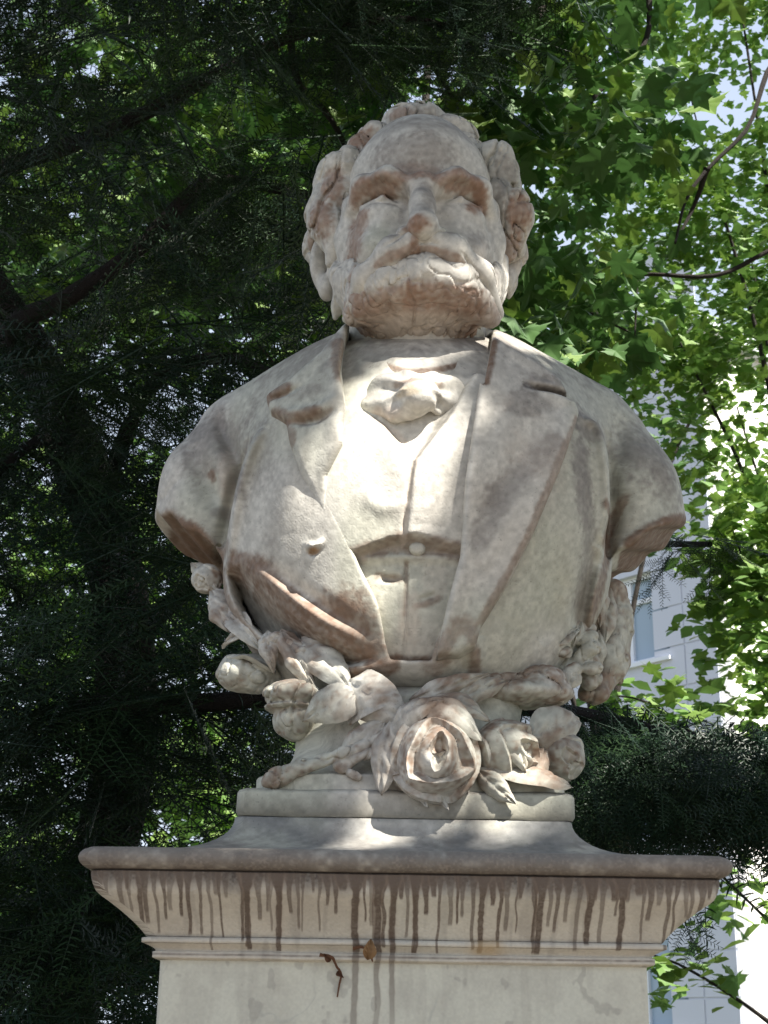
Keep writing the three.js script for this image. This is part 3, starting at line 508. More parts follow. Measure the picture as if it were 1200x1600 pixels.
// stain picture: u across the front (-0.4 .. 0.4 m), v down from the top of the torus
function stainTexture(w, h, width, height, isDie) {
  const cv = document.createElement('canvas'); cv.width = w; cv.height = h; const g = cv.getContext('2d'), im = g.createImageData(w, h);
  seed(31);
  const drips = [];
  // where the runs stand on the front, and how far down they go (fractions of the cyma, above 1 they cross the fillets)
  for (let i = 0; i < 78; i++) { const u = -0.35 + 0.70 * (i + rr(0.0, 1.0)) / 78, L = rnd(); drips.push({ u, wd: rr(0.0012, 0.0033), len: L < 0.25 ? rr(0.25, 0.5) : L < 0.75 ? rr(0.6, 1.05) : rr(1.1, 1.35), st: rr(0.55, 1), wob: rr(0, 9) }); }
  for (const [u, wd, len] of [[-0.055, 0.0045, 3.2], [-0.030, 0.0040, 2.8], [-0.014, 0.0038, 2.8], [0.012, 0.0034, 1.4], [0.085, 0.0036, 1.3], [0.150, 0.0040, 1.3], [0.24, 0.0040, 1.2], [-0.14, 0.0036, 1.4], [-0.175, 0.0036, 1.3], [0.205, 0.0040, 1.1]]) drips.push({ u, wd, len, st: 1, wob: rr(0, 9) });
  const cy = [cymaSpan[0], cymaSpan[1]], bins = Array.from({ length: 200 }, () => []);
  for (const d of drips) for (let b = 0; b < 200; b++) if (Math.abs((b + 0.5) / 200 * width - width / 2 - d.u) < 0.014 + width / 400) bins[b].push(d);
  for (let j = 0; j < h; j++) for (let i = 0; i < w; i++) {
    const uu = (i / w - 0.5) * width, v = j / h * height, side = Math.round(uu / 0.72), u = uu;
    const vv = isDie ? v + dieFrom : v, f = (vv - cy[0]) / (cy[1] - cy[0]);
    if (isDie && v > 0.2) { const o = (j * w + i) * 4, q = ((Math.floor(0.19 / height * h) - (j % 60)) * w + i) * 4; for (let k = 0; k < 4; k++) im.data[o + k] = im.data[q + k]; continue; }
    const n1 = fbm(u * 30 + 50, v * 30, 3, 4), n2 = fbm(u * 120 + 50, v * 120, 5, 3), n3 = fbm(u * 400 + 90, v * 400, 5, 2), big = fbm(u * 7 + 20, v * 7, 8, 3), run = fbm(u * 90 + 7, v * 9, 2, 3);
    let c = [0, 1, 2].map((k) => mix(mix(PALE[k], WARM[k], isDie ? clamp(0.10 + (big - 0.5), 0, 0.5) : clamp(0.55 + (big - 0.5) * 1.5, 0, 1)), GREEN[k], isDie ? 0.55 : 0.15));
    const put = (k, t) => { t = clamp(t, 0, 1); for (let q = 0; q < 3; q++) c[q] = mix(c[q], k[q], t); };
    put(SOOT, 0.18 * sstep(0.45, 0.7, n1)); put(SOOT, 0.3 * sstep(0.55, 0.75, run) * (isDie ? 0.5 : 1));
    if (isDie) { const vein = Math.abs(fbm(u * 9 + v * 6 + 5, v * 9 - u * 4, 4, 4) - 0.5); put([0.40, 0.41, 0.37], 0.35 * sstep(0.012, 0.0, vein) * sstep(0.5, 0.62, fbm(u * 14, v * 14, 12, 2))); put([0.3, 0.28, 0.25], 0.4 * sstep(0.70, 0.76, fbm(u * 60, v * 45, 19, 3))); }
    // crust under the torus, then the runs
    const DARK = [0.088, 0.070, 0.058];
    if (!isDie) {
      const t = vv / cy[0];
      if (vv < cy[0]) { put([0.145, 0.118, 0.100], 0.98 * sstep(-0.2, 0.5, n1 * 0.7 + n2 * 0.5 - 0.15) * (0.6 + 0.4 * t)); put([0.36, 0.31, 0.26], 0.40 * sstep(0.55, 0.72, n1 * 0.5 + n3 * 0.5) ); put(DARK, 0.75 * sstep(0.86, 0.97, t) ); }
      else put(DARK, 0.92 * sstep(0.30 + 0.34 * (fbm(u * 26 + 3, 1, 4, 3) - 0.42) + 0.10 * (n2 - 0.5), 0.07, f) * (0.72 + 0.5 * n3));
    }
    if (f > 0) for (const d of bins[Math.min(199, Math.floor(i / w * 200))]) {
      const cx = d.u + 0.0022 * (noise(f * 3.2 + d.wob, d.wob, 1) - 0.5) * 2, q = Math.abs(u - cx); if (q > 0.014) continue;
      const wd = d.wd * (f < 0.3 ? mix(2.2, 1, sstep(0.03, 0.28, f)) : mix(1, 0.75, f / d.len)) * (0.8 + 0.4 * noise(f * 16, d.wob, 3));
      const end = f > d.len ? 0 : sstep(0, 0.06, d.len - f), fadeDie = f > 1.28 ? 0.55 * sstep(d.len, d.len * 0.5, f) + 0.1 : 1;
      put(DARK, d.st * end * fadeDie * sstep(wd * 1.15, wd * 0.7, q) * (0.72 + 0.4 * n3));
      put([0.36, 0.26, 0.19], 0.22 * d.st * end * fadeDie * sstep(wd * 1.7, wd * 0.9, q));
    }
    if (!isDie) { const crack = Math.min(Math.abs(f - 1.0), Math.abs(f - 1.14) * 1.6, Math.abs(f - 1.36) * 1.3); put([0.16, 0.13, 0.11], 0.65 * sstep(0.03, 0.0, crack) * (0.5 + n2)); if (Math.abs(u - 0.092) < 0.03 && f > 0.98 && f < 1.3) put([0.62, 0.46, 0.26], 0.6 * sstep(0.03, 0.005, Math.abs(u - 0.092)) * n1 * 1.6); }
    const o = (j * w + i) * 4; for (let k = 0; k < 3; k++) { const x = c[k] * (isDie ? 0.86 : 0.78) * (0.92 + 0.16 * n3); im.data[o + k] = 255 * (x <= 0.0031308 ? 12.92 * x : 1.055 * Math.pow(x, 1 / 2.4) - 0.055); } im.data[o + 3] = 255;
  }
  g.putImageData(im, 0, 0);
  const t = new THREE.CanvasTexture(cv); t.colorSpace = THREE.SRGBColorSpace; t.wrapS = t.wrapT = THREE.RepeatWrapping; t.repeat.set(1 / width, 1 / height); t.offset.set(0.5, 1); return t;
}
const lenOf = (p) => p.slice(1).reduce((s, q, i) => s + Math.hypot(q[0] - p[i][0], q[1] - p[i][1]), 0);
const corniceProfile = [...torusProfile, ...cymaProfile], cymaSpan = [lenOf(torusProfile), lenOf([...torusProfile, ...cymaProfile.slice(0, 20)])], corniceLen = lenOf(corniceProfile), dieFrom = corniceLen;
const TW = FINE ? 2048 : 1024;
const corniceStone = new THREE.MeshStandardMaterial({ name: 'stained_marble', roughness: 0.8, map: stainTexture(TW, TW / 4, 0.9, corniceLen * 1.02, false), bumpMap: stoneBump.clone(), bumpScale: 0.0009 });
const dieStone = new THREE.MeshStandardMaterial({ name: 'veined_marble', roughness: 0.7, map: stainTexture(TW / 2, TW / 4, 0.9, 0.45, true), bumpMap: corniceStone.bumpMap, bumpScale: 0.0004 });
part('cornice', moulding(corniceProfile, PX, 0, { corner: 0.012, jitter: 0.0012 }), corniceStone, pedestal);
part('die', moulding([[0.2755, yD], [0.2750, yD - 0.001], [0.2752, 1.30], [0.2756, 0.62]], PX, 0, { corner: 0.004, seg: 20 }), dieStone, pedestal);
const sootTop = (x, y, z, a, b, c) => { const k = weather(x, y, z, a, b, c, []), t = 0.75 * sstep(0.30, 0.62, fbm(x * 16, y * 16, z * 16, 4)) + 0.15; return k.map((q, i) => mix(q, [0.27, 0.27, 0.26][i], t)); };
part('cap_slope', moulding([[0.05, scotiaTop], [0.2, scotiaTop], ...topProfile, [0.338, yT0 + 0.0005]], PX, 0, { corner: 0.012, jitter: 0.0015, color: sootTop }), MARBLE, pedestal);
part('foot', moulding([[0.276, 0.62], [0.30, 0.60], [0.30, 0.56], [0.34, 0.50], [0.36, 0.48], [0.36, 0.16], [0.42, 0.15], [0.42, 0.0]], PX, 0, { corner: 0.006, seg: 20, color: paint([]) }), MARBLE, pedestal);

// --- the bust's own plinth and neck moulding
const greenish = (x, y, z, a, b, c) => { const k = weather(x, y, z, a, b, c, []), t = 0.45 * sstep(0.35, 0.6, fbm(x * 14 + 7, y * 14, z * 14, 3)); return k.map((q, i) => mix(q, GREEN[i], t)); };
const slabTop = yAt(1236, 0.205), BX = 0.033;
part('plinth', moulding([[0.05, slabTop + 0.003], [0.196, slabTop + 0.002], [0.203, slabTop - 0.001], [0.2055, slabTop - 0.005], [0.206, scotiaTop + 0.006], [0.203, scotiaTop + 0.001]], BX, 0, { corner: 0.01, jitter: 0.004, color: (x, y, z, a, b, c) => { const k = greenish(x, y, z, a, b, c), t = sstep(0.012, 0.0, y - scotiaTop - 0.01 * fbm(x * 40, 1, z * 40, 3)) * 0.8; return k.map((q, i) => mix(q, [0.24, 0.22, 0.17][i], t)); } }), MARBLE, bust);
const socle = [[0.10, HEM + 0.004], [0.135, yAt(1070, 0.15)], ...arcP(10, (t) => [0.150 - 0.006 * Math.sin(t * Math.PI), mix(yAt(1080, 0.155), yAt(1150, 0.15), t)]), ...arcP(8, (t) => [0.150 + 0.042 * (1 - Math.cos(t * Math.PI / 2)), mix(yAt(1152, 0.15), yAt(1212, 0.185), Math.sin(t * Math.PI / 2))]), [0.194, yAt(1214, 0.19)], [0.194, slabTop]];
part('socle', moulding(socle, BX + 0.006, 0, { corner: 0.05, jitter: 0.003, color: greenish }), MARBLE, bust);
// ---------------------------------------------------------------- the carved garland round the foot of the bust
// a carved leaf: closed sheet from a to b along a bowed centre line, cupped, with a midrib and a toothed edge
function leafGeo(a, b, w, { up = [0, 0, 1], bow = 0.25, cup = 0.25, thick = 0.006, teeth = 0, tip = 1, twist = 0, color = garlandPaint } = {}) {
  const A = V(...a), Bv = V(...b), ax = Bv.clone().sub(A), L = ax.length(); ax.normalize();
  const upv = V(...up), side0 = ax.clone().cross(upv).normalize(), nrm0 = side0.clone().cross(ax).normalize();
  const NU = 18, NV = 10, pos = [], idx = [], at = [];
  for (let f = 0; f < 2; f++) for (let i = 0; i <= NU; i++) for (let j = 0; j <= NV; j++) {
    const t = i / NU, s = j / NV * 2 - 1, prof = Math.pow(Math.sin(Math.PI * Math.pow(clamp(t * 0.97 + 0.03, 0, 1), 0.75)), tip) * (t < 0.08 ? 0.5 + 6 * t : 1), tooth = teeth ? 1 - 0.10 * Math.abs(((t * teeth) % 1) - 0.3) : 1;
    const ang = twist * t, sd = side0.clone().applyAxisAngle(ax, ang), nn = nrm0.clone().applyAxisAngle(ax, ang);
    const edge = 1 - Math.pow(Math.abs(s), 4), th = (f ? -1 : 1) * thick * 0.5 * Math.sqrt(Math.max(0, edge)) * (prof > 0.02 ? 1 : 0);
    const rib = f ? 0 : -0.0034 * Math.exp(-(s * s) / 0.008) + 0.0016 * Math.sin((t * 9 - Math.abs(s) * 3) * 3.1) * (1 - s * s);
    const p = A.clone().addScaledVector(ax, L * t).addScaledVector(nn, bow * L * Math.sin(Math.PI * t) + cup * w * (s * s) * prof + th + rib).addScaledVector(sd, s * w * prof * tooth);
    const ch = 0.006 * (fbm(p.x * 60, p.y * 60, p.z * 60, 2) - 0.5); p.addScaledVector(nn, ch).addScaledVector(sd, ch * s * 1.2);
    pos.push(p.x, p.y, p.z);
  }
  const m = (NU + 1) * (NV + 1);
  for (let f = 0; f < 2; f++) for (let i = 0; i < NU; i++) for (let j = 0; j < NV; j++) { const q = f * m + i * (NV + 1) + j, r = q + NV + 1; if (f) idx.push(q, r, q + 1, q + 1, r, r + 1); else idx.push(q, q + 1, r, q + 1, r + 1, r); }
  for (let i = 0; i < NU; i++) for (const j of [0, NV]) { const q = i * (NV + 1) + j, r = q + NV + 1; if (j) idx.push(q, q + m, r, r, q + m, r + m); else idx.push(q, r, q + m, r, r + m, q + m); }
  return stone(pos, idx, color);
}
function stone(pos, idx, color) {
  const g = new THREE.BufferGeometry(); g.setAttribute('position', new THREE.Float32BufferAttribute(pos, 3)); g.setIndex(idx); g.computeVertexNormals();
  const n = g.attributes.normal.array, col = [], uv = [];
  for (let i = 0; i < pos.length; i += 3) { col.push(...color(pos[i], pos[i + 1], pos[i + 2], n[i], n[i + 1], n[i + 2])); uv.push(pos[i] + 0.5 * pos[i + 2], pos[i + 1] + 0.5 * pos[i + 2]); }
  g.setAttribute('color', new THREE.Float32BufferAttribute(col, 3)); g.setAttribute('uv', new THREE.Float32BufferAttribute(uv, 2)); return g;
}
const garlandMarks = [{ f: (x, y, z) => 0.30 + 1.2 * (fbm(x * 30, y * 30, z * 30, 3) - 0.42), color: [0.27, 0.17, 0.11], strength: 0.75, rag: 0.7 }];
const garlandPaint = (x, y, z, a, b, c) => weather(x, y, z, a, b, c, garlandMarks);
// a carved rose: wrapped petals as a spiral of steps round its axis
function roseGeo(c, axis, R, turns, sd, deep = 1) {
  const n = V(...axis).normalize(), q = new THREE.Quaternion().setFromUnitVectors(V(0, 0, 1), n).invert(), e = new THREE.Matrix4().makeRotationFromQuaternion(q).elements;
  const f = (x, y, z) => {
    x -= c[0]; y -= c[1]; z -= c[2];
    const a = e[0] * x + e[4] * y + e[8] * z, b = e[1] * x + e[5] * y + e[9] * z, h = e[2] * x + e[6] * y + e[10] * z;
    const len = Math.hypot(a, b, h), th = Math.atan2(b, a), polar = Math.acos(clamp(h / (len || 1e-6), -1, 1));    // 0 at the middle of the flower
    // rings of petals, each scalloped and set between those of the ring outside it
    const wob = 0.5 * (noise(Math.cos(th) * 1.6 + sd, Math.sin(th) * 1.6, polar * 1.5) - 0.5), base = polar * turns / 1.9 + 0.5 + wob;
    let saw = 0, out = 0;
    for (let ring = Math.floor(base) + 1; ring >= Math.floor(base) - 1; ring--) {
      const np = ring <= 1 ? 2 : ring === 2 ? 3 : 4, ph = ring * 1.9 + sd, lip = ring + 0.55 * (1 - Math.abs(Math.sin((th * np) / 2 + ph))) - 0.2;      // where this ring's petals end, towards the middle
      if (base >= lip) { saw = clamp(1 - (base - lip) * 0.85, 0, 1); out = 1; saw = Math.min(saw, (base - lip) * 9); break; }
    }
    if (!out) saw = 0;
    const lobes = 0.06 * Math.cos(th * 4 + sd);
    const depth = R * (0.12 + 0.16 * sstep(1.9, 0.5, polar)) * deep * sstep(2.6, 1.6, polar);
    return (len - (R * (1 - 0.10 * Math.cos(polar)) - depth * (1 - saw) + R * lobes * 0.35 * saw + 0.0012 * (fbm(x * 90, y * 90, z * 90, 2) - 0.5) - R * 0.22 * Math.exp(-polar * polar / 0.05))) * 0.62;
  };
  return sculpt(f, c.map((v) => v - R * 1.2), c.map((v) => v + R * 1.2), FINE ? 0.0014 : 0.0028, garlandPaint);
}
const lump = (prims, k, cell = 0.0022, amp = 0.004) => { const s = new Shape(); for (const p of prims) s.add(p, k); s.mod((x, y, z, d) => d + amp * (fbm(x * 45, y * 45, z * 45, 3) - 0.5) + 0.0045 * lockLines(x, y, z, 26, 18) + 0.002 * lockLines(x + 4, y, z, 50, 40)); let lo = [9, 9, 9], hi = [-9, -9, -9]; for (const p of prims) for (let i = 0; i < 3; i++) { lo[i] = Math.min(lo[i], p.c[i] - p.R - 0.01); hi[i] = Math.max(hi[i], p.c[i] + p.R + 0.01); } return sculpt((x, y, z) => s.d(x, y, z), lo, hi, FINE ? cell : cell * 1.6, garlandPaint); };
const carve = (name, g, label) => part(name, g, MARBLE, bust, label);
const leaf = (a, b, w, o) => carve('leaf', leafGeo(P(...a), P(...b), w, o));

carve('rose', roseGeo(P(680, 1186, 0.215), [0.05, 0.02, 1], 0.059, 3.6, 3), 'largest rose, facing forward at the middle of the plinth');
carve('rose', roseGeo(P(797, 1172, 0.190), [0.75, -0.1, 0.6], 0.042, 2.6, 8), 'half turned rose to the right of the largest one');
carve('rose', roseGeo(P(880, 1184, 0.130), [0.35, -0.45, 0.7], 0.033, 2.0, 15, 0.7), 'rosebud at the right corner of the plinth');
carve('rose', roseGeo(P(322, 906, 0.03), [-0.3, -0.5, 0.8], 0.023, 1.8, 21, 0.8), 'small rosebud under the left sleeve');
// left: buds and leaves climbing from the plinth to the sleeve
carve('bud', lump([ell(P(392, 1056, 0.075), 0.042, 0.024, 0.032, [0, 0.2, -0.12]), ell(P(362, 1050, 0.07), 0.022, 0.024, 0.024)], 0.012));
leaf([430, 1050, 0.10], [352, 1028, 0.085], 0.020, { up: [0.1, 1, 0.4], bow: 0.10, cup: 0.3 });
carve('bud', lump([ell(P(458, 1086, 0.135), 0.040, 0.019, 0.04), ell(P(455, 1107, 0.13), 0.036, 0.007, 0.036), ell(P(462, 1128, 0.12), 0.030, 0.026, 0.04)], 0.004));
leaf([418, 985, 0.11], [428, 1052, 0.125], 0.014, { up: [-0.2, 0.2, 1], cup: -0.4, bow: 0.15 });
leaf([440, 985, 0.12], [497, 1090, 0.150], 0.018, { up: [-0.1, 0.3, 1], cup: -0.4, bow: 0.12 });
leaf([470, 998, 0.125], [548, 1078, 0.165], 0.027, { up: [0, 0.3, 1], cup: -0.35, bow: 0.12, tip: 0.7 });
leaf([562, 1082, 0.172], [472, 1128, 0.178], 0.028, { up: [0.1, 0.2, 1], cup: -0.3, bow: 0.18, teeth: 6 });
leaf([545, 1064, 0.165], [632, 1126, 0.190], 0.032, { up: [0, -0.2, 1], cup: -0.4, bow: 0.15, tip: 0.7 });
leaf([545, 1130, 0.15], [632, 1098, 0.185], 0.018, { up: [0, 0.4, 1], cup: 0.3 });
leaf([392, 985, 0.09], [346, 1012, 0.075], 0.010, { up: [0, 0.6, 1], cup: 0.3, bow: 0.1, tip: 1.4 });
leaf([332, 920, 0.035], [362, 992, 0.07], 0.020, { up: [-0.5, 0, 1], cup: -0.4, bow: 0.12, teeth: 4 });
leaf([338, 935, 0.03], [388, 1000, 0.09], 0.016, { up: [-0.3, 0.2, 1], cup: -0.4, bow: 0.10, teeth: 5 });
leaf([360, 960, 0.06], [410, 1020, 0.10], 0.016, { up: [-0.2, 0.1, 1], cup: 0.4, bow: 0.15 });
leaf([300, 880, 0.02], [345, 930, 0.04], 0.014, { up: [-0.4, -0.3, 1], cup: -0.4, bow: 0.10 });
carve('bud', lump([ell(P(432, 998, 0.12), 0.012, 0.010, 0.012), ell(P(452, 1010, 0.13), 0.011, 0.012, 0.01), ell(P(415, 1005, 0.115), 0.010, 0.012, 0.01), ell(P(470, 1018, 0.14), 0.010, 0.008, 0.01)], 0.005));
// stem across the foot, cut at its end
{ const pts = [[432, 1216, 0.195], [470, 1198, 0.195], [530, 1180, 0.195], [590, 1158, 0.19], [640, 1120, 0.18]].map((p) => P(...p)); carve('stem', lump([...chain(pts, [0.013, 0.010, 0.009, 0.009, 0.010]), ell(pts[0], 0.020, 0.011, 0.012, [0, 0, 0.4])], 0.006, 0.0022, 0.003)); }
{ const pts = [[560, 1215, 0.198], [530, 1196, 0.195], [580, 1176, 0.195], [600, 1150, 0.19]].map((p) => P(...p)); carve('stem', lump(chain(pts, [0.006, 0.008, 0.007, 0.006]), 0.006, 0.0022, 0.003)); }
leaf([600, 1130, 0.185], [520, 1196, 0.185], 0.020, { up: [0, 0.3, 1], cup: -0.3, bow: 0.1 });
// round the big rose
leaf([612, 1128, 0.20], [596, 1242, 0.215], 0.022, { up: [-0.5, 0, 1], cup: -0.4, bow: 0.10, tip: 0.7 });
leaf([604, 1180, 0.215], [668, 1262, 0.225], 0.015, { up: [-0.2, -0.6, 0.8], cup: 0.5, bow: -0.22 });
leaf([615, 1210, 0.22], [702, 1266, 0.23], 0.012, { up: [0, -0.7, 0.7], cup: 0.5, bow: -0.25 });
leaf([612, 1140, 0.20], [700, 1094, 0.225], 0.020, { up: [0, 0.6, 1], cup: -0.4, bow: 0.22, teeth: 4 });
leaf([650, 1096, 0.20], [752, 1158, 0.225], 0.024, { up: [0.3, 0.5, 1], cup: -0.4, bow: 0.25, tip: 0.7 });
leaf([668, 1092, 0.185], [765, 1128, 0.205], 0.022, { up: [0.2, 0.6, 1], cup: -0.4, bow: 0.2 });
leaf([745, 1200, 0.20], [808, 1258, 0.215], 0.016, { up: [0, -0.3, 1], cup: -0.3, bow: 0.1 });
leaf([768, 1196, 0.20], [892, 1232, 0.200], 0.024, { up: [0, 0.9, 0.6], cup: -0.35, bow: 0.08, tip: 0.6 });
leaf([770, 1130, 0.19], [822, 1206, 0.215], 0.020, { up: [0.5, 0.1, 1], cup: -0.5, bow: 0.2, tip: 0.7 });
leaf([830, 1150, 0.16], [905, 1128, 0.10], 0.030, { up: [0.3, 0.1, 1], cup: -0.4, bow: 0.2 });
leaf([815, 1230, 0.19], [850, 1170, 0.16], 0.020, { up: [0.3, 0, 1], cup: -0.4, bow: 0.2 });
// right: the hem rolls over in a scroll, with leaves; the hanging cluster beside it
carve('scroll', lump([ell(P(812, 1088, 0.115), 0.072, 0.017, 0.05, [0, 0, 0.04]), ell(P(740, 1070, 0.125), 0.060, 0.012, 0.024, [0, 0, 0.2]), ell(P(670, 1058, 0.128), 0.06, 0.010, 0.022, [0, 0, 0.05]), ell(P(850, 1065, 0.11), 0.030, 0.022, 0.04)], 0.02, 0.0026, 0.006));
leaf([640, 1094, 0.165], [765, 1052, 0.165], 0.014, { up: [0, -0.2, 1], cup: -0.4, bow: 0.12 });
leaf([700, 1098, 0.17], [800, 1062, 0.15], 0.016, { up: [0, 0, 1], cup: -0.4, bow: 0.14 });
{ seed(5); const cl = []; for (let i = 0; i < 16; i++) { const t = i / 15; cl.push(ell(P(898 + 22 * Math.sin(i * 2.4) + 8 * t, 978 + 90 * t, 0.07 + rr(-0.02, 0.03)), rr(0.011, 0.019), rr(0.009, 0.016), rr(0.011, 0.018), [rr(0, 1), rr(0, 1), rr(0, 1)])); }
  carve('flower_cluster', lump(cl, 0.004, 0.002, 0.006)); }
carve('drapery', lump([...chain([[958, 925, 0.0], [960, 975, 0.0], [948, 1030, 0.01], [930, 1078, 0.02]].map((p) => P(...p)), [0.020, 0.028, 0.030, 0.020]), ...chain([[928, 900, 0.03], [922, 960, 0.04], [918, 1010, 0.04]].map((p) => P(...p)), [0.010, 0.014, 0.012]), ell(P(925, 1086, 0.03), 0.022, 0.012, 0.018)], 0.012, 0.0024, 0.007));
for (const [a, b, w] of [[[930, 900, 0.04], [938, 985, 0.05], 0.016], [[950, 920, 0.03], [945, 1010, 0.045], 0.017], [[965, 960, 0.01], [950, 1060, 0.035], 0.018], [[935, 985, 0.05], [925, 1072, 0.045], 0.015], [[910, 960, 0.07], [895, 1010, 0.09], 0.013], [[915, 1010, 0.075], [930, 1080, 0.05], 0.014]]) leaf(a, b, w, { up: [0.3, 0.1, 1], cup: -0.5, bow: 0.12, teeth: 5, twist: 0.5 });
leaf([962, 930, 0.0], [975, 1020, 0.0], 0.018, { up: [0.8, 0, 0.6], cup: -0.4, bow: 0.15, teeth: 5 });
leaf([945, 1000, 0.03], [968, 1070, 0.0], 0.016, { up: [0.6, 0, 0.8], cup: -0.4, bow: 0.15, teeth: 4 });
leaf([900, 1040, 0.09], [880, 1085, 0.10], 0.014, { up: [0.2, 0, 1], cup: -0.4, bow: 0.2 });
leaf([870, 1010, 0.11], [905, 985, 0.09], 0.010, { up: [0, 0.3, 1], cup: 0.4, bow: 0.2 });
// ---------------------------------------------------------------- the ground: sunlit gravel in front, bare earth and litter under the trees
{
  const N = 130, pos = [], col = [], uv = [], idx = [];
  const warp = (t) => Math.sign(t) * (Math.abs(t) * 14 + Math.pow(Math.abs(t), 3) * 186);
  for (let j = 0; j <= N; j++) for (let i = 0; i <= N; i++) {
    const x = warp(i / N * 2 - 1), z = warp(j / N * 2 - 1), n = fbm(x * 0.7, 3, z * 0.7, 4), f = fbm(x * 3, 9, z * 3, 3);
    pos.push(x, 0.05 * (n - 0.5) * sstep(0.6, 2.5, Math.hypot(x, z)) - 0.004, z); uv.push(x, z);
    const earth = sstep(-0.2, -1.2, z + 0.8 * (n - 0.5)), c = [0, 1, 2].map((k) => mix([0.15, 0.13, 0.105][k] * (0.85 + 0.3 * f), [0.07, 0.075, 0.035][k] * (0.7 + 0.6 * f), earth)); col.push(...c);
  }
  for (let j = 0; j < N; j++) for (let i = 0; i < N; i++) { const a = j * (N + 1) + i, b = a + 1, c = a + N + 1, d = c + 1; idx.push(a, c, b, b, c, d); }
  const g = new THREE.BufferGeometry(); g.setAttribute('position', new THREE.Float32BufferAttribute(pos, 3)); g.setAttribute('color', new THREE.Float32BufferAttribute(col, 3)); g.setAttribute('uv', new THREE.Float32BufferAttribute(uv, 2)); g.setIndex(idx); g.computeVertexNormals();
  struct('ground', g, new THREE.MeshStandardMaterial({ name: 'gravel', vertexColors: true, roughness: 1, bumpMap: stoneBump, bumpScale: 0.006 }));
}

